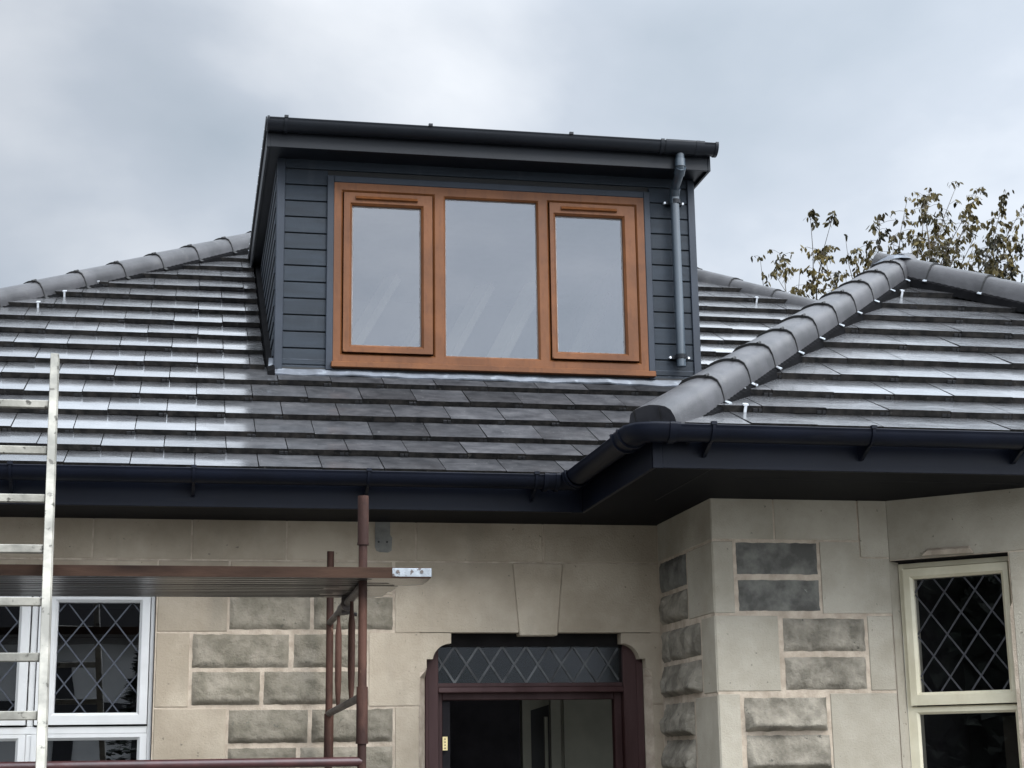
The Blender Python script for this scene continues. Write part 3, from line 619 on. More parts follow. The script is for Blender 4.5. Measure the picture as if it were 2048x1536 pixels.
for y in (6.30, 6.20): gring(m, [(XG, y+.009, GZ), (XG, y-.009, GZ)], [(-1, 0)]*2, r1=.067)
gring(m, [(1.815, YG, GZ), (1.842, YG, GZ)], [(0, -1)]*2, r1=.066)
m.build('gutter_corner', NAVY, gutter)
MB().sweep(gprof(), [(1.85, YG, GZ-.001), (6.8, YG, GZ-.001)], [(0, -1)]*2).build('gutter_run', NAVY, gutter)
def bracket(x, y, yf, par, z=GZ, mat_=NAVY):
    m = MB(); wb = .006
    if mat_ is NAVY: gring(m, [(x-wb, y, z), (x+wb, y, z)], [(0, -1)]*2, r1=.0625)
    m.box(x-.011, x+.011, y-.066, y-.048, z+.003, z+.016)
    m.box(x-.007, x+.007, y+.045, yf, z-.012, z+.004)
    if mat_ is NAVY: m.prism([(x-.007, y-.01, z-.058), (x-.007, yf, z-.022), (x-.007, yf, z-.100), (x-.007, yf-.012, z-.100)], [(x+.007, y-.01, z-.058), (x+.007, yf, z-.022), (x+.007, yf, z-.100), (x+.007, yf-.012, z-.100)])
    return m.build('gutter_bracket', mat_, par)
for x in (-1.55, -.763, .010, .776, 1.540): bracket(x, 7.277, 7.370, gutter)
for x in (1.993, 2.656, 3.32, 3.98): bracket(x, YG, 6.170, gutter)

# ------------------------------------------------------------------ dormer
DX0, DX1, DY, DZT = .427, 2.850, 8.81, 5.03
def rz(y): return 2.972+(y-MAIN_Y0)*SA/CA
mb = MB()
zb = [4.959-.0945*i for i in range(13)]
top = 5.03
edges = [5.045]+zb+[3.70]
for i in range(len(edges)-1):
    a, b = edges[i+1], edges[i]
    segs = [(.466, 2.811)] if i == 0 else ([(.466, .706), (2.576, 2.811)])
    for (x0, x1) in segs: mb.box(x0, x1, DY+.000, DY+.03, a+.0045, b-.0025, 0)
mb.box(.45, .74, DY+.014, DY+.04, 3.7, 5.04, 1); mb.box(2.54, 2.83, DY+.014, DY+.04, 3.7, 5.04, 1); mb.box(.45, 2.83, DY+.0145, DY+.04, 4.88, 5.04, 1)
# left cheek: boards run back, each tucked under the one above
i = 0; z = 5.0
while z > 3.75:
    yb = MAIN_Y0+(z-2.972)*CA/SA
    if yb > DY+.05:
        y1 = MAIN_Y0+(z-.0945-2.972+.02)*CA/SA; y0 = DY+.0
        mb.hexa([(DX0-.012, y0+.04, z-.0945+.016), (DX0+.012, y0+.04, z-.0945+.016), (DX0+.012, y1, z-.0945+.016), (DX0-.012, y1, z-.0945+.016), (DX0-.006, y0+.04, z), (DX0+.02, y0+.04, z), (DX0+.02, yb+.05, z), (DX0-.006, yb+.05, z)], 0)
    z -= .0945
mb.face([(DX0+.016, DY, 3.7), (DX0+.016, 11.2, 5.04), (DX0+.016, DY, 5.04)], 1)
mb.face([(DX1-.004, DY, 3.7), (DX1-.004, 11.2, 5.04), (DX1-.004, DY, 5.04)], 0)
mb.box(.427, 2.85, DY+.05, 11.5, 5.001, 5.03, 1)
dormer = H(mb.build('dormer', [CLAD, BLACK], house, bevel=.003, seg=2)); dormer['label'] = 'flat-roofed dormer clad in slate-grey boards with brown window'
mb = MB(); mb.box(DX0-.004, .468, DY-.012, DY+.02, 3.79, 5.015); mb.box(DX0-.004, DX0+.012, DY+.02, DY+.07, 3.83, 5.015)
mb.box(2.809, DX1+.002, DY-.012, DY+.02, 3.79, 5.015)
mb.box(.703, .7415, DY-.016, DY+.02, 3.80, 4.926); mb.box(2.5405, 2.578, DY-.016, DY+.02, 3.80, 4.926); mb.box(.7415, 2.5405, DY-.0155, DY+.02, 4.888, 4.926)
mb.build('corner_trim', TRIM, dormer, bevel=.003)
mb = MB(); mb.box(.357, 2.872, 8.590, 8.605, 4.998, 5.115); mb.box(.355, .370, 8.605, 11.06, 4.998, 5.14); mb.box(2.872, 2.888, 8.588, 11.3, 4.996, 5.14); mb.box(.353, .372, 8.588, 8.6045, 4.996, 5.14)
mb.build('fascia', DGREY, dormer, bevel=.002)
mb = MB(); mb.box(.370, 2.872, 8.605, DY+.05, 5.016, 5.026); mb.box(.370, .445, DY+.05, 11.2, 5.016, 5.026); mb.box(2.83, 2.872, DY+.05, 11.4, 5.016, 5.026)
mb.build('soffit', DGREY, dormer)
mb = MB(); mb.box(.348, 2.892, 8.58, 11.9, 5.141, 5.153); mb.box(.343, .350, 8.55, 11.15, 5.118, 5.156, 1)
y = 8.7
while y < 11: mb.tube([(.3425, y, 5.137), (.339, y, 5.137)], .004, 8, 2); y += .15
mb.build('flat_roof', [DGREY, DGREY, SILVER], dormer)
dg = MB().sweep(gprof(), [(.356, 8.552, 5.130), (2.905, 8.552, 5.130)], [(0, -1)]*2)
for (a, b, r) in ((.350, .362, .0585), (2.895, 2.912, .060)):
    pr = [(r*math.cos(rad(180+180*k/16)), r*math.sin(rad(180+180*k/16))) for k in range(17)]+[(r, .010), (-r, .010)]
    dg.sweep(pr, [(a, 8.552, 5.130), (b, 8.552, 5.130)], [(0, -1)]*2)
for x in (.452, 2.58, 2.79): gring(dg, [(x-.010, 8.552, 5.130), (x+.010, 8.552, 5.130)], [(0, -1)]*2, r1=.0605)
gring(dg, [(2.60, 8.552, 5.130), (2.83, 8.552, 5.130)], [(0, -1)]*2, r1=.058)
dg.build('gutter', DGREY, dormer)
for x in (.452, 1.245, 2.045): bracket(x, 8.552, 8.59, dormer, 5.130, DGREY)
# downpipe
PX = 2.716; PY = 8.755
mb = MB()
mb.tube([(PX-.02, 8.555, 5.09), (PX-.02, 8.555, 5.005), (PX-.016, 8.57, 4.982), (PX-.008, 8.70, 4.935), (PX-.002, 8.745, 4.915), (PX, PY, 4.89), (PX, PY, 4.82)], .0255, 20)
mb.tube([(PX-.02, 8.555, 5.045), (PX-.02, 8.555, 5.0)], .030, 20); mb.tube([(PX-.017, 8.556, 5.0), (PX-.015, 8.60, 4.972)], .031, 20)
mb.tube([(PX-.005, 8.715, 4.932), (PX-.001, PY-.004, 4.90)], .031, 20); mb.tube([(PX, PY, 4.90), (PX, PY, 4.845)], .0295, 20)
mb.tube([(PX, PY, 4.85), (PX+.004, PY, 3.872)], .0262, 24)
mb.build('downpipe', PIPE, dormer)
for z in (4.858, 3.930):
    m = MB(); m.tube([(PX+.003, PY, z-.012), (PX+.003, PY, z+.012)], .0315, 20); m.box(PX-.045, PX+.05, PY+.018, DY, z-.010, z+.010)
    for x in (-.052, .056): m.tube([(PX+x, PY+.022, z), (PX+x, PY+.046, z)], .007, 8, 1)
    m.build('pipe_clip', [DGREY, SILVER], dormer)
# window: outer frame with mullions
def frame_rect(mb, x0, x1, z0, z1, wl, wr, wb, wt, y0, y1, mi=0):
    # four mitred members
    O = [(x0, z0), (x1, z0), (x1, z1), (x0, z1)]; I = [(x0+wl, z0+wb), (x1-wr, z0+wb), (x1-wr, z1-wt), (x0+wl, z1-wt)]
    for k in range(4):
        k2 = (k+1) % 4; q = [O[k], O[k2], I[k2], I[k]]
        mb.prism([(x, y0, z) for x, z in q], [(x, y1, z) for x, z in q], mi)
def profiled(mb, x0, x1, z0, z1, wl, wr, wb, wt, y0, y1, step=.010, mi=0):
    # front lip with an ovolo-like sloped inner edge
    O = [(x0, z0), (x1, z0), (x1, z1), (x0, z1)]; M1 = [(x0+wl-step, z0+wb-step), (x1-wr+step, z0+wb-step), (x1-wr+step, z1-wt+step), (x0+wl-step, z1-wt+step)]
    I = [(x0+wl, z0+wb), (x1-wr, z0+wb), (x1-wr, z1-wt), (x0+wl, z1-wt)]
    for k in range(4):
        k2 = (k+1) % 4
        mb.face([(O[k][0], y0, O[k][1]), (O[k2][0], y0, O[k2][1]), (M1[k2][0], y0, M1[k2][1]), (M1[k][0], y0, M1[k][1])], mi)
        mb.face([(M1[k][0], y0, M1[k][1]), (M1[k2][0], y0, M1[k2][1]), (I[k2][0], y0+step*1.1, I[k2][1]), (I[k][0], y0+step*1.1, I[k][1])], mi)
        mb.face([(I[k][0], y0+step*1.1, I[k][1]), (I[k2][0], y0+step*1.1, I[k2][1]), (I[k2][0], y1, I[k2][1]), (I[k][0], y1, I[k][1])], mi)
        mb.face([(O[k][0], y0, O[k][1]), (O[k2][0], y0, O[k2][1]), (O[k2][0], y1, O[k2][1]), (O[k][0], y1, O[k][1])], mi)
FY = DY-.012
mb = MB()
profiled(mb, .7425, 1.336, 3.846, 4.887, .050, .034, .052, .052, FY, DY+.06)
profiled(mb, 1.336, 1.938, 3.846, 4.887, .036, .036, .056, .060, FY, DY+.06)
profiled(mb, 1.938, 2.5395, 3.846, 4.887, .034, .052, .052, .052, FY, DY+.06)
mb.build('window_frame', GOLD, dormer)
mb = MB(); mb.box(.732, 2.572, DY-.045, DY+.02, 3.812, 3.8445); mb.build('window_sill', GOLD, dormer, bevel=.003)
for (x0, x1, gl0, gl1, v0, v1) in ((.797, 1.297, .846, 1.232, .862, 1.212), (1.978, 2.482, 2.015, 2.408, 2.045, 2.375)):
    mb = MB(); profiled(mb, x0, x1, 3.906, 4.830, gl0-x0-.003, x1-gl1-.003, .042, .072, FY-.004, DY+.045, step=.012)
    mb.box(x0+.004, x1-.004, FY-.016, FY-.004, 3.903, 3.914)
    mb.build('sash', GOLD, dormer)
    mb = MB(); mb.prism([(v0, FY-.020, 4.792), (v0, FY-.003, 4.812), (v0, FY-.003, 4.786)], [(v1, FY-.020, 4.792), (v1, FY-.003, 4.812), (v1, FY-.003, 4.786)])
    mb.build('trickle_vent', GOLD, dormer)
for (x0, x1, z0, z1) in ((.846, 1.232, 3.948, 4.757), (1.372, 1.902, 3.902, 4.827), (2.015, 2.408, 3.948, 4.757)):
    mb = MB(); y = DY+.014; frame_rect(mb, x0-.001, x1+.001, z0-.001, z1+.001, .006, .006, .006, .006, y-.003, y+.003)
    mb.build('glazing_bead', BEAD, dormer)
    mb = MB(); mb.face([(x0-.01, y, z0-.01), (x1+.01, y, z0-.01), (x1+.01, y, z1+.01), (x0-.01, y, z1+.01)]); mb.build('pane', GLASS_UP, dormer)
# attic seen through the panes
mb = MB(); mb.face([(.45, 9.0, 3.75), (2.83, 9.0, 3.75), (2.83, 12.6, 3.75), (.45, 12.6, 3.75)]); mb.face([(.45, 12.6, 3.75), (2.83, 12.6, 3.75), (2.83, 11.6, 5.0), (.45, 11.6, 5.0)])
for x in (.50, 2.79): mb.face([(x, DY+.07, 3.7), (x, 12.6, 3.75), (x, 11.6, 5.0), (x, DY+.07, 5.0)])
mb.face([(.45, 11.6, 4.995), (2.83, 11.6, 4.995), (2.83, DY+.06, 4.995), (.45, DY+.06, 4.995)])
mb.build('attic_lining', mat('attic', (.13, .13, .145), .9, .2, 3), dormer)
for x, w_, yo in ((.72, .10, .0), (1.05, .06, .5), (1.32, .12, .1), (1.62, .13, .0), (2.12, .09, .2), (2.42, .06, .5)):
    mb = MB(); mb.bar((x, 9.35+yo, 3.76), (x+.47, 9.75+yo, 4.62), w_, .05); mb.build('rafter', TIMBER, dormer)
mb = MB(); mb.box(1.30, 1.96, 9.05, 9.10, 3.90, 3.965); mb.build('floor_joist', TIMBER, dormer)
# lead flashing at the foot and up the left side
mb = MB(); n = 40
for q in range(n):
    xa = .395+(2.91-.395)*q/n; xb = .395+(2.91-.395)*(q+1)/n
    def fp(x, s, h): 
        w = .004*math.sin(x*9)+.003*math.sin(x*31)
        return roof_pt(x, s, h+w*(1 if s < 5.7*G else .3), MAIN_Y0)
    sF = 5.0*G+.150; sB = 5.0*G+.245
    P = [fp(xa, sF+.004*math.sin(xa*7), .022), fp(xb, sF+.004*math.sin(xb*7), .022), fp(xb, sB, .030), fp(xa, sB, .030)]
    mb.face(P, 0, True); mb.face([P[3], P[2], (xb, DY-.001, 3.86), (xa, DY-.001, 3.86)], 0, True)
    mb.face([P[0], P[1], tuple(Vector(P[1])-Vector((0, -.003, .008))), tuple(Vector(P[0])-Vector((0, -.003, .008)))], 0)
o = mb.build('lead_flashing', LEAD, dormer, weld=True)
mb = MB()
for q in range(40):
    ya = 8.74+(11.0-8.74)*q/40; yb_ = 8.74+(11.0-8.74)*(q+1)/40
    mb.prism([(.388, ya, rz(ya)+.002), (.427, ya, rz(ya)+.016), (.427, yb_, rz(yb_)+.016), (.388, yb_, rz(yb_)+.002)], [(.388, ya, rz(ya)-.04), (.427, ya, rz(ya)-.02), (.427, yb_, rz(yb_)-.02), (.388, yb_, rz(yb_)-.04)])
mb.build('side_flashing', RUBBER, dormer)
mb = MB(); mb.prism([(2.848, 8.76, rz(8.76)+.02), (2.89, 8.76, rz(8.76)+.01), (2.89, 11.2, rz(11.2)+.01), (2.848, 11.2, rz(11.2)+.02)], [(2.848, 8.76, rz(8.76)-.04), (2.89, 8.76, rz(8.76)-.04), (2.89, 11.2, rz(11.2)-.04), (2.848, 11.2, rz(11.2)-.04)]); mb.build('side_flashing', RUBBER, dormer)
MB().box(.43, 2.848, DY-.004, DY+.03, 3.76, 3.812).build('apron_board', BLACK, dormer)

# ------------------------------------------------------------------ ground floor window (left)
def lattice(mb, T, u0, u1, v0, v1, du, dv, uo, vo, w, th, mi=0):
    # diamond leading clipped to the pane; crossing points at uo+i*du/.., slope dv/du
    sl = dv/du
    for sgn in (1, -1):
        for k in range(-12, 13):
            # line: v = vo + sgn*sl*(u-uo) + k*dv
            pts = []
            for u in (u0, u1):
                v = vo+sgn*sl*(u-uo)+k*dv; pts.append((u, v))
            (ua, va), (ub, vb) = pts
            def cl(ua, va, ub, vb):
                t0, t1 = 0, 1
                for lim, s_ in ((v0, 1), (v1, -1)):
                    fa, fb = s_*(va-lim), s_*(vb-lim)
                    if fa < 0 and fb < 0: return None
                    if fa < 0: t0 = max(t0, fa/(fa-fb))
                    if fb < 0: t1 = min(t1, fa/(fa-fb))
                if t1-t0 < .03: return None
                return (ua+t0*(ub-ua), va+t0*(vb-va), ua+t1*(ub-ua), va+t1*(vb-va))
            r = cl(ua, va, ub, vb)
            if not r: continue
            a = Vector((r[0], r[1])); b = Vector((r[2], r[3])); d = (b-a).normalized(); n_ = Vector((-d.y, d.x))*w/2
            q = [a+n_, a-n_, b-n_, b+n_]; o1 = th if sgn > 0 else th*.8
            mb.prism([T(p.x, p.y, o1) for p in q], [T(p.x, p.y, 0) for p in q], mi)
win = empty('window', (0, 0, 0), house); win.location = (-1.0, 7.85-7.8, 1.7)
win['label'] = 'white framed window with leaded diamond top lights behind the scaffold'
WOFF = Vector((-1.0, 7.85, 1.7))
def WN(o): o.location = -WOFF; return o
Y = 7.835; TWN = lambda u, v, o: (u, Y+.028-o, v)
mb = MB()
# outer frame, transom, mullions
mb.box(-.165, -.146, Y-.004, Y+.07, .96, 2.486); mb.box(-2.19, -2.14, Y, Y+.07, .96, 2.486)
mb.box(-2.14, -.165, Y, Y+.07, 2.464, 2.486); mb.box(-2.14, -.165, Y, Y+.07, .96, 1.02)
mb.box(-2.14, -.165, Y, Y+.07, 1.845, 1.878)
mull = (-.705, -1.22, -1.75)
for x in mull: mb.box(x-.004+.012, x+.040, Y+.002, Y+.07, 1.02, 1.845); mb.box(x+.010, x+.038, Y+.001, Y+.07, 1.878, 2.464)
frame = WN(mb.build('window_frame', UPVC, win, bevel=.004, seg=2))
bays = [(-.662, -.168), (-1.205, -.700), (-1.74, -1.215)]
for k, (a, b) in enumerate(bays):
    mb = MB(); profiled(mb, a, b, 1.886, 2.462, .082 if k == 0 else .05, .047 if k == 0 else .006 if False else .05, .052, .025, Y-.014, Y+.05, step=.012)
    WN(mb.build('sash', UPVC, win))
    gx0 = a+(.082 if k == 0 else .05); gx1 = b-(.047 if k == 0 else .05)
    mb = MB(); mb.face([(gx0-.01, Y+.028, 1.93), (gx1+.01, Y+.028, 1.93), (gx1+.01, Y+.028, 2.445), (gx0-.01, Y+.028, 2.445)]); WN(mb.build('pane', GLASS_LOW, win))
    mb = MB(); lattice(mb, TWN, gx0, gx1, 1.938, 2.437, .1455, .186, -.396, 2.255, .0062, .004); WN(mb.build('lead_lattice', CAMES, win))
    mb = MB(); profiled(mb, a-.01, b+.003, 1.02, 1.845, .035, .042, .03, .028, Y-.004, Y+.05, step=.012); WN(mb.build('casement', UPVC, win))
    mb = MB(); mb.face([(a, Y+.03, 1.03), (b, Y+.03, 1.03), (b, Y+.03, 1.84), (a, Y+.03, 1.84)]); WN(mb.build('pane', GLASS_LOW, win))
mb = MB(); mb.face([(-2.2, 9.4, .5), (-.1, 9.4, .5), (-.1, 9.4, 2.6), (-2.2, 9.4, 2.6)]); mb.face([(-2.2, 7.95, .5), (-2.2, 9.4, .5), (-2.2, 9.4, 2.6), (-2.2, 7.95, 2.6)]); mb.face([(-.1, 7.95, .5), (-.1, 9.4, .5), (-.1, 9.4, 2.6), (-.1, 7.95, 2.6)])
mb.face([(-2.2, 7.95, 2.55), (-.1, 7.95, 2.55), (-.1, 9.4, 2.55), (-2.2, 9.4, 2.55)]); mb.face([(-2.2, 7.95, .55), (-.1, 7.95, .55), (-.1, 9.4, .55), (-2.2, 9.4, .55)])
WN(mb.build('room', DARKW, win))

# ------------------------------------------------------------------ bay window (right)
bw = empty('window', (0, 0, 0), house); BOFF = Vector((3.3, 6.7, 1.7)); bw.location = BOFF-HOFF
bw['label'] = 'cream framed window with leaded diamonds in the canted bay'
def BW(o): o.location = -BOFF; return o
TBW = lambda u, v, o: tuple(BO+BD*u+BN*(o-.075)+Vector((0, 0, v)))
def prof_t(mb, T, x0, x1, z0, z1, wl, wr, wb, wt, o0, o1, step=.01, mi=0):
    O = [(x0, z0), (x1, z0), (x1, z1), (x0, z1)]; M1 = [(x0+wl-step, z0+wb-step), (x1-wr+step, z0+wb-step), (x1-wr+step, z1-wt+step), (x0+wl-step, z1-wt+step)]
    I = [(x0+wl, z0+wb), (x1-wr, z0+wb), (x1-wr, z1-wt), (x0+wl, z1-wt)]
    for k in range(4):
        k2 = (k+1) % 4
        mb.face([T(*O[k], o0), T(*O[k2], o0), T(*M1[k2], o0), T(*M1[k], o0)], mi); mb.face([T(*M1[k], o0), T(*M1[k2], o0), T(*I[k2], o0-step*1.1), T(*I[k], o0-step*1.1)], mi)
        mb.face([T(*I[k], o0-step*1.1), T(*I[k2], o0-step*1.1), T(*I[k2], o1), T(*I[k], o1)], mi); mb.face([T(*O[k], o0), T(*O[k2], o0), T(*O[k2], o1), T(*O[k], o1)], mi)
mb = MB(); prof_t(mb, TBW, .012, .528, 1.895, 2.540, .024, .024, .012, .026, .0, -.06, step=.006); prof_t(mb, TBW, .012, .528, .92, 1.8948, .050, .045, .05, .022, .0, -.06, step=.010)
BW(mb.build('window_frame', CREAM, bw))
mb = MB(); prof_t(mb, TBW, .034, .506, 1.912, 2.514, .043, .034, .056, .046, .016, -.05, step=.012); BW(mb.build('sash', CREAM, bw))
for (a, b, c, d) in ((.070, .480, 1.960, 2.475), (.05, .49, .95, 1.88)):
    mb = MB(); mb.face([TBW(a, c, -.014), TBW(b, c, -.014), TBW(b, d, -.014), TBW(a, d, -.014)]); BW(mb.build('pane', GLASS_BAY, bw))
mb = MB(); lattice(mb, lambda u, v, o: TBW(u, v, o-.013), .078, .471, 1.969, 2.468, .1365, .186, .2115, 2.404, .0068, .004); BW(mb.build('lead_lattice', CAMEB, bw))
mb = MB()
mb.face([TBW(-.1, .6, -.9), TBW(.60, .6, -.9), TBW(.60, 2.6, -.9), TBW(-.1, 2.6, -.9)]); mb.face([TBW(0, .6, -.1), TBW(0, .6, -.9), TBW(0, 2.6, -.9), TBW(0, 2.6, -.1)])
mb.face([TBW(0, 2.6, -.1), TBW(.60, 2.6, -.1), TBW(.60, 2.6, -.9), TBW(0, 2.6, -.9)]); mb.face([TBW(0, .6, -.1), TBW(.60, .6, -.1), TBW(.60, .6, -.9), TBW(0, .6, -.9)])
BW(mb.build('room', DARKW, bw))
# reflection-dulling curtain edge seen in the lower pane
mb = MB(); mb.prism([TBW(.405, .95, -.10), TBW(.50, .95, -.10), TBW(.50, 1.86, -.10), TBW(.40, 1.86, -.10)], [TBW(.405, .95, -.12), TBW(.50, .95, -.12), TBW(.50, 1.86, -.12), TBW(.40, 1.86, -.12)]); BW(mb.build('curtain', mat('brown_curtain', (.06, .05, .035), .9, .2, 8), bw))

# ------------------------------------------------------------------ doorway
dr = empty('doorway', (0, 0, 0), house); DOFF = Vector((1.65, 7.85, 0)); dr.location = DOFF-HOFF
dr['label'] = 'mahogany door frame with leaded fanlight under the keystone'
def DR(o): o.location = -DOFF; return o
yf = 7.862
mb = MB()
# jambs: outer face rounds over into the head at each shoulder
outL = [(1.115, 0), (1.178, 0), (1.178, 2.245), (1.232, 2.300), (1.115, 2.300)]
mb.box(1.1155, 1.180, yf, yf+.09, 0, 2.30); mb.box(2.088, 2.1835, yf, yf+.09, 0, 2.30)
mb.box(1.1155, 1.13, yf-.012, yf, 0, 2.16); mb.box(2.150, 2.1835, yf-.012, yf, 0, 2.16)
mb.box(1.180, 2.088, yf+.004, yf+.09, 2.020, 2.044)           # transom
mb.prism([(1.180, yf-.008, 2.020), (1.180, yf+.004, 2.044), (1.180, yf+.004, 2.016)], [(2.088, yf-.008, 2.020), (2.088, yf+.004, 2.044), (2.088, yf+.004, 2.016)])
mb.box(1.180, 2.088, yf+.020, yf+.09, 2.044, 2.064)           # rail beneath the fanlight
mb.box(1.180, 1.205, yf+.045, yf+.10, 0, 2.020); mb.box(2.050, 2.088, yf+.045, yf+.10, 0, 2.020); mb.box(1.205, 2.050, yf+.045, yf+.10, 1.985, 2.020)
DR(mb.build('door_frame', MAHOG, dr, bevel=.003))
mb = MB(); mb.box(1.180, 2.088, yf+.01, yf+.09, 2.236, 2.31); mb.box(1.0, 2.3, 7.945, 7.95, 2.30, 2.34)
DR(mb.build('frame_head', MORTD, dr))
mb = MB(); mb.face([(1.18, yf+.03, 2.06), (2.09, yf+.03, 2.06), (2.09, yf+.03, 2.24), (1.18, yf+.03, 2.24)]); DR(mb.build('fanlight_pane', GLASS_FAN, dr))
mb = MB(); lattice(mb, lambda u, v, o: (u, yf+.028-o, v), 1.182, 2.070, 2.066, 2.236, .1165, .172, 1.262, 2.066, .009, .006); DR(mb.build('lead_lattice', FANBAR, dr))
mb = MB(); mb.face([(1.1, yf+.30, 2.03), (2.2, yf+.30, 2.03), (2.2, yf+.30, 2.4), (1.1, yf+.30, 2.4)]); DR(mb.build('fanlight_backing', mat('fan_back', (.022, .029, .027), .9, .3, 5), dr))
mb = MB(); mb.box(1.2055, 1.229, yf+.040, yf+.048, 1.752, 1.815)
for k in range(4): mb.tube([(1.2165, yf+.0405, 1.762+k*.014), (1.2165, yf+.037, 1.762+k*.014)], .0032, 8, 1)
DR(mb.build('hinge', [BRASS, BLACK], dr))
mb = MB(); mb.box(1.205, 1.245, yf+.06, yf+.62, .02, 1.98); mb.box(1.245, 1.252, yf+.16, yf+.50, 1.1, 1.9); DR(mb.build('door', DARKW, dr, bevel=.004))
# hall
mb = MB()
mb.face([(.95, 7.96, 0), (.95, 12, 0), (.95, 12, 2.32), (.95, 7.96, 2.32)], 0); mb.face([(.95, 12, 0), (2.6, 12, 0), (2.6, 12, 2.32), (.95, 12, 2.32)], 0)
mb.face([(.95, 7.96, 2.32), (2.6, 7.96, 2.32), (2.6, 12, 2.32), (.95, 12, 2.32)], 0); mb.face([(.95, 7.96, .02), (2.6, 7.96, .02), (2.6, 12, .02), (.95, 12, .02)], 0)
mb.box(1.80, 2.6, 8.95, 9.0, 0, 2.32, 1)
mb.box(1.800, 1.845, 8.93, 8.95, 0, 2.02, 1); mb.box(1.955, 2.01, 8.92, 8.95, 0, 2.02, 1); mb.face([(1.85, 8.949, 0), (1.953, 8.949, 0), (1.953, 8.949, 1.995), (1.85, 8.949, 1.965)], 2)
mb.box(1.922, 1.940, 8.93, 8.949, 0, 1.93, 1)
mb.box(2.03, 2.045, 8.925, 8.95, 0, 2.1, 1)
DR(mb.build('hall_wall', [DARKW, PALEW, BLACK], dr))

# ------------------------------------------------------------------ scaffold
sf = empty('scaffold', (.645, 6.9, 0)); tag(sf, 'rusty red-brown steel scaffold frame standing under the boards', 'scaffold')
SO = Vector((.645, 6.9, 0))
def S(o): o.location = -SO; return o
for (y, r, zt_, cols) in ((6.2, .0165, 2.665, ((2.510, 2.690), (1.765, 1.975))), (7.65, .0165, 2.659, ((2.33, 2.36), (1.705, 1.92)))):
    mb = MB(); mb.tube([(.645, y, -.0), (.645, y, zt_)], r, 20)
    if y < 7:
        mb.tube([(.645, y, 2.512), (.645, y, 2.690)], .0208, 20); mb.tube([(.645, y, 2.503), (.645, y, 2.512)], .0225, 20)
        mb.tube([(.645, y, 1.777), (.645, y, 1.975)], .0215, 20); mb.tube([(.645, y, 1.768), (.645, y, 1.777)], .0235, 20)
    else:
        mb.tube([(.645, y, 1.715), (.645, y, 1.920)], .0215, 20); mb.tube([(.645, y, 1.708), (.645, y, 1.715)], .0232, 20)
    S(mb.build('upright', RUST, sf))
for z in (2.335, 1.925, 1.0):
    mb = MB(); mb.tube([(.645, 6.2, z+.015), (.645, 7.65, z-.004)], .0150, 16); S(mb.build('rung', RUSTG, sf))
for y in (7.2, 6.62):
    mb = MB(); mb.tube([(.645, y, 2.34), (.645, y, 2.30), (.645, y, 2.24), (.645, y, 2.05), (.645, y, 1.99), (.645, y, 1.935)], .014, 16, rs=[.007, .0075, .0142, .0142, .012, .007]); S(mb.build('baluster', RUST, sf))
mb = MB(); mb.tube([(.645, 6.80, 2.335), (.645, 7.00, 2.333)], .026, 14); mb.box(.625, .668, 6.84, 6.87, 2.30, 2.372); mb.box(.632, .660, 6.93, 6.95, 2.305, 2.368); mb.tube([(.66, 6.86, 2.30), (.69, 6.86, 2.30)], .008, 8)
S(mb.build('coupler', RUSTG, sf))
mb = MB(); mb.tube([(-3.2, 6.2, 1.704), (.645, 6.2, 1.704)], .0175, 18); S(mb.build('guard_rail', mat('red_rail', (.034, .008, .008), .45, .3, 9, .3, 60, coat=.3), sf))

def board(x1, y0, y1, label, cham=.04, plate=False, dz_=0):
    e = empty('scaffold_board', (0, (y0+y1)/2, 2.36)); tag(e, label, 'scaffold board', 'scaffold boards laid side by side on the frame')
    off = Vector((0, (y0+y1)/2, 2.36)); z0, z1 = 2.367+dz_, 2.408+dz_
    mb = MB(); rnd = random.Random(int(x1*1000)); NX = 60; xa = -3.3
    # plan outline with clipped corners, edges slightly worn
    P = [(xa, y0), (x1, y0), (x1, y1-cham), (x1-cham, y1), (xa, y1)]
    mb.prism([(x, y, z1) for x, y in P], [(x, y, z0) for x, y in P], 0, 1)
    mb.m[-6] = 0; mb.m[-7] = 0
    # shallow grain ridges on the underside
    for k in range(4):
        yy = y0+.03+(y1-y0-.06)*k/3
        mb.box(xa, x1-.09-rnd.random()*.2, yy, yy+.006, z0-.002, z0, 0)
    b = mb.build('board', [BOARDU, BOARD], e, bevel=.003); b.location = -off
    if plate:
        mb = MB(); mb.box(x1-.145, x1+.003, y0-.003, y0-.0005, z0+.006, z1-.003); mb.box(x1+.0005, x1+.003, y0-.003, y0+.09, z0+.006, z1-.003)
        for x in (x1-.125, x1-.035): mb.tube([(x, y0-.006, (z0+z1)/2+.004), (x, y0-.003, (z0+z1)/2+.004)], .0065, 10, 1)
        p = mb.build('end_plate', [ZINC, RUSTG], e, bevel=.001); p.location = -off
board(.889, 6.10, 6.37, 'front scaffold board with a galvanised end plate', .05, True)
board(.800, 6.376, 6.62, 'middle scaffold board, its end set back behind the front one', .03, False, -.001)
board(.790, 6.630, 6.85, 'rear scaffold board nearest the wall', .045, False, .001)

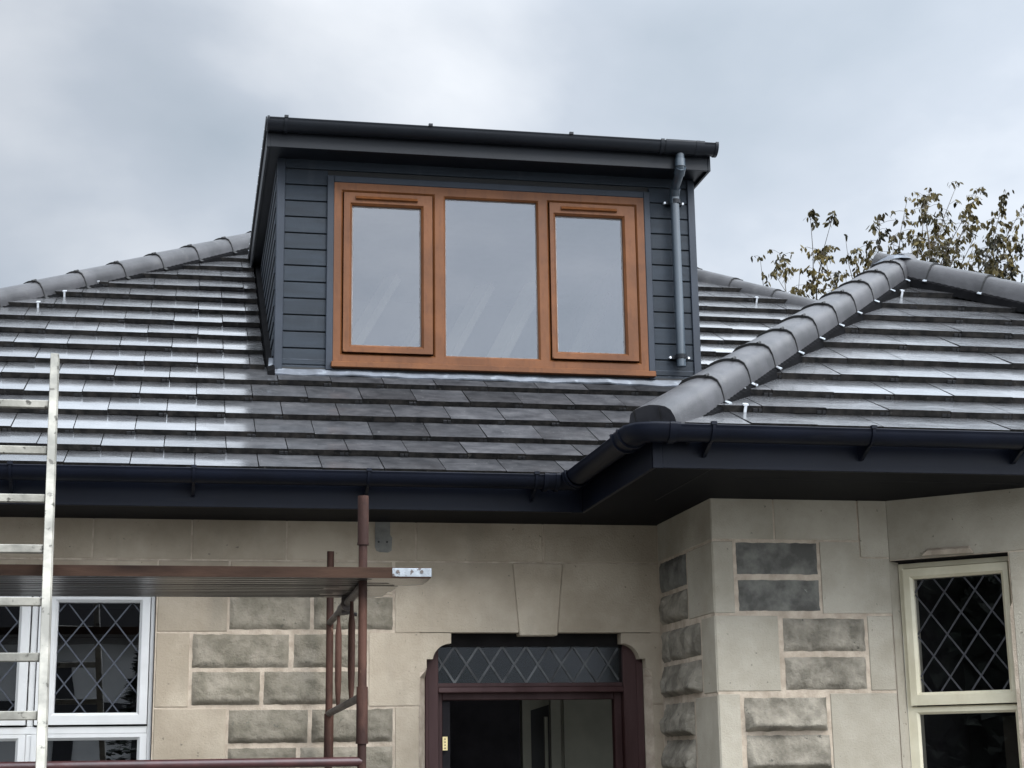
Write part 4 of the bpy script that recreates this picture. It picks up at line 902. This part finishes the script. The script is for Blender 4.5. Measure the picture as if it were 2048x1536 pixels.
# ------------------------------------------------------------------ ladder
LS = .905; A = Vector((0, 0, 1.7))+LS*Vector((-.583, 7.05, 1.507)); B = LS*Vector((.012, -.113, -.218)); LO = Vector((-.75, 5.4, 0))
ld = empty('ladder', LO); tag(ld, 'weathered aluminium ladder leaning in front of the scaffold boards', 'ladder')
nrm = Vector((1, 0, 0)).cross(B.normalized()).normalized()
wdt = .33; kk = A.z/(-B.z)
for sx in (0, -wdt):
    mb = MB(); top = A-B*1.02+Vector((sx, 0, 0)); bot = A+B*kk+Vector((sx, 0, 0)); top = top-Vector((0, 0, 0))
    dvec = (bot-top).normalized(); wv = Vector((1, 0, 0))*.0145; tv = nrm*.026
    # C-section stile, thinner at the top where it is sawn off
    mb.prism([top-wv+tv, top+wv+tv, top+wv-tv, top-wv-tv], [bot-wv+tv, bot+wv+tv, bot+wv-tv, bot-wv-tv], 0)
    mb.prism([top+wv*1.0+tv*.75, top+wv*1.25+tv*.75, top+wv*1.25-tv*.95, top+wv-tv*.95], [bot+wv+tv*.75, bot+wv*1.25+tv*.75, bot+wv*1.25-tv*.95, bot+wv-tv*.95], 0)
    o = mb.build('stile', ALU, ld, bevel=.0025); o.location = -LO
for k in range(0, int(kk)+1):
    c = A+B*k
    mb = MB(); mb.bar(c+Vector((-.015, 0, -.012)), c+Vector((-wdt+.015, 0, -.012)), .028, .030, up=(0, 0, 1)); o = mb.build('rung', ALU, ld, bevel=.003); o.location = -LO

# ------------------------------------------------------------------ tree behind the wing
tr = empty('tree', (6.6, 16.0, 0)); tag(tr, 'thin-leaved tree with drooping olive leaves behind the roofs', 'tree'); TO = Vector((6.6, 16.0, 0))
def px2w(x, y, Yp):   # helper used only to choose world positions of the shoots
    d = (x-1024)/3293.45*R2-(y-768)/3293.45*U2+F; d = d/d.y; return Vector((0, 0, 1.7))+d*Yp
TIPS = [(1620, 424, .9), (1648, 500, 1.4), (1665, 434, 1.1), (1520, 514, .35), (1548, 545, .6), (1560, 507, .7), (1600, 540, 1.2), (1690, 468, .5), (1712, 500, .5), (1740, 482, .3),
        (1760, 428, .8), (1790, 470, .8), (1822, 480, .5), (1815, 395, .5), (1848, 392, 1.1), (1860, 376, 1.2), (1885, 440, 1.4), (1915, 366, .35), (1945, 405, .9), (1955, 380, .6), (1900, 480, 1.4), (1945, 430, .4), (1950, 484, .8), (1985, 500, 1.0),
        (1962, 448, .5), (2000, 470, .9), (2012, 380, .9), (2030, 470, 1.3), (2048, 410, .9), (2085, 440, 1.3), (2120, 400, 1.2), (2160, 470, 1.4), (1860, 500, 1.2), (1745, 520, .9), (1690, 545, 1.0), (2020, 530, 1.5), (2060, 540, 1.5)]
lb = MB(); bb = MB(); rnd = random.Random(21)
crotch = Vector((6.6, 16.0, 3.3))
def leaf(p, L):
    ang = rnd.uniform(0, 2*math.pi); tilt = rnd.uniform(.15, 1.0)
    d = Vector((math.cos(ang)*math.sin(tilt), math.sin(ang)*math.sin(tilt), -math.cos(tilt)))
    s_ = d.cross(Vector((rnd.uniform(-1, 1), rnd.uniform(-1, 1), rnd.uniform(-.3, .3)))).normalized(); w = L*rnd.uniform(.18, .27); nb = d.cross(s_)*L*.06
    m1 = p+d*L*.32; m2 = p+d*L*.68
    lb.face([p, m1+s_*w, m2+s_*w*.8, p+d*L+nb, m2-s_*w*.8, m1-s_*w], 0)
def hang(p, n, L0):
    for _ in range(n):
        leaf(p+Vector((rnd.gauss(0, .018), rnd.gauss(0, .018), rnd.gauss(0, .012))), L0*rnd.uniform(.75, 1.15))
for (tx, ty, dens) in TIPS:
    Yp = rnd.uniform(15.0, 17.0); tip = px2w(tx, ty, Yp)
    base = Vector((tip.x*.62+6.7*.38+rnd.uniform(-.15, .15), 16.0, max(4.1, tip.z-rnd.uniform(1.1, 1.6))))
    mid = base.lerp(tip, .5)+Vector((rnd.uniform(-.10, .10), 0, rnd.uniform(-.12, .02)))
    pts = [crotch.lerp(base, q/3) for q in range(3)]+[base, base.lerp(mid, .5), mid, mid.lerp(tip, .5)+Vector((rnd.uniform(-.03, .03), 0, 0)), tip]
    bb.tube(pts, .01, 6, rs=[.045, .035, .024, .014, .009, .006, .004, .002])
    Ln = (tip-base).length; t = 1.0
    hang(tip, 5, .07)
    while t > .02:
        p = base.lerp(mid, t/.5) if t < .5 else mid.lerp(tip, (t-.5)/.5)
        bare = (math.sin(t*13+tx*.7) > .72) and t > .35
        if not bare:
            for _ in range(rnd.choice((1, 2, 2, 3)) if dens > .6 else rnd.choice((1, 1, 2))):
                reach = rnd.uniform(.03, .09)+.10*dens*(1-t)*rnd.random()+(.09*rnd.random() if rnd.random() < .25 else 0)
                a_ = rnd.uniform(0, 6.28); q = p+Vector((math.cos(a_)*reach, math.sin(a_)*reach, rnd.uniform(-.02, .05)))
                bb.tube([p, p.lerp(q, .5)+Vector((0, 0, .012)), q], .002, 4, caps=False)
                hang(q, rnd.randint(3, 6), .072); 
        t -= rnd.uniform(.035, .06)*1.25/max(.5, Ln)
# deeper foliage lower down, behind the wing roof
for q in range(5200):
    a = rnd.uniform(0, 2*math.pi); r = 2.4*rnd.random()**.6
    p = Vector((7.0+r*math.cos(a), 16+r*.7*math.sin(a), rnd.uniform(3.6, 4.9)+.25*math.sin(r*5+a*3)))
    leaf(p, rnd.uniform(.06, .1))
o = bb.tube([(6.6, 16, 0), (6.62, 16, 1.8), crotch], .1, 12, rs=[.16, .12, .07]).build('trunk', BARK, tr); o.location = -TO
o = lb.build('crown', LEAF, tr); o.location = -TO

# ------------------------------------------------------------------ ground and the far side of the street (seen in the window panes)
mb = MB(); mb.face([(-60, -60, 0), (60, -60, 0), (60, 80, 0), (-60, 80, 0)]); tag(mb.build('ground', GROUND), kind='structure')
oh = empty('house', (-3, -15, 0)); tag(oh, 'pale rendered house with dark window openings across the road', 'house'); OO = Vector((-3, -15, 0))
mb = MB(); mb.box(-9, 4, -21, -15, 0, 3.9); o = mb.build('wall', RENDER, oh); o.location = -OO
mb = MB(); mb.prism([(-9.4, -14.6, 3.9), (4.4, -14.6, 3.9), (4.4, -21.4, 3.9), (-9.4, -21.4, 3.9)], [(-7, -17.5, 5.1), (2, -17.5, 5.1), (2, -18.5, 5.1), (-7, -18.5, 5.1)]); o = mb.build('roof', RUBBER, oh); o.location = -OO
for x in (-7.6, -5.1, -3.9, -2.3, -.9, .8, 2.4):
    mb = MB(); mb.box(x, x+.35, -15.0, -14.94, .6, 3.5); o = mb.build('window', DARKT, oh); o.location = -OO
mb = MB(); mb.box(-9, 4, -14.98, -14.9, 2.35, 2.85); o = mb.build('band', DARKT, oh); o.location = -OO
for (x, y, h) in ((-.6, -8.5, 3.0), (3.6, -10, 3.6), (5.2, -9.5, 3.2)):
    t = empty('conifer', (x, y, 0)); tag(t, {3.0: 'small dark conifer across the road, left of the pair', 3.6: 'taller of two dark conifers across the road', 3.2: 'lower of two dark conifers across the road'}[h], 'tree', 'conifers across the road')
    m = MB(); rn = random.Random(int(h*10))
    for q in range(1500):
        zz = rn.random(); r = (1-zz)*.8*rn.uniform(.5, 1.1); a = rn.uniform(0, 6.28); p = Vector((r*math.cos(a), r*math.sin(a), .3+zz*h)); dd = Vector((math.cos(a), math.sin(a), rn.uniform(-.3, .3)))*.14; ss = Vector((-math.sin(a), math.cos(a), rn.uniform(-.5, .5)))*.05
        m.face([p-ss, p+dd, p+ss])
    m.build('crown', CONIF, t); MB().tube([(0, 0, 0), (0, 0, h)], .05, 8, rs=[.08, .02]).build('trunk', BARK, t)

hg = empty('unseen_hedge', (-11, -3, 0)); tag(hg, 'tall dark evergreen planting added unseen at left, mirrored in the bay pane', 'unseen_hedge')  # foliage bank added off frame so the bay pane mirrors something dark
m = MB(); rn = random.Random(5)
for q in range(9000):
    p = Vector((rn.uniform(0, .9), rn.uniform(-9, 9), rn.uniform(0, 6.2)+.0)); p.z = min(p.z, 6.2-.5*abs(math.sin(p.y*1.7))); a = rn.uniform(0, 6.28)
    dd = Vector((math.cos(a)*.6, math.sin(a), rn.uniform(-.3, .5)))*.22; ss = Vector((-math.sin(a)*.3, math.cos(a), rn.uniform(-1, 1)))*.13
    m.face([p-ss, p+dd, p+ss])
m.box(-.9, .2, -9, 9, 0, 5.6)
m.build('foliage', CONIF, hg)
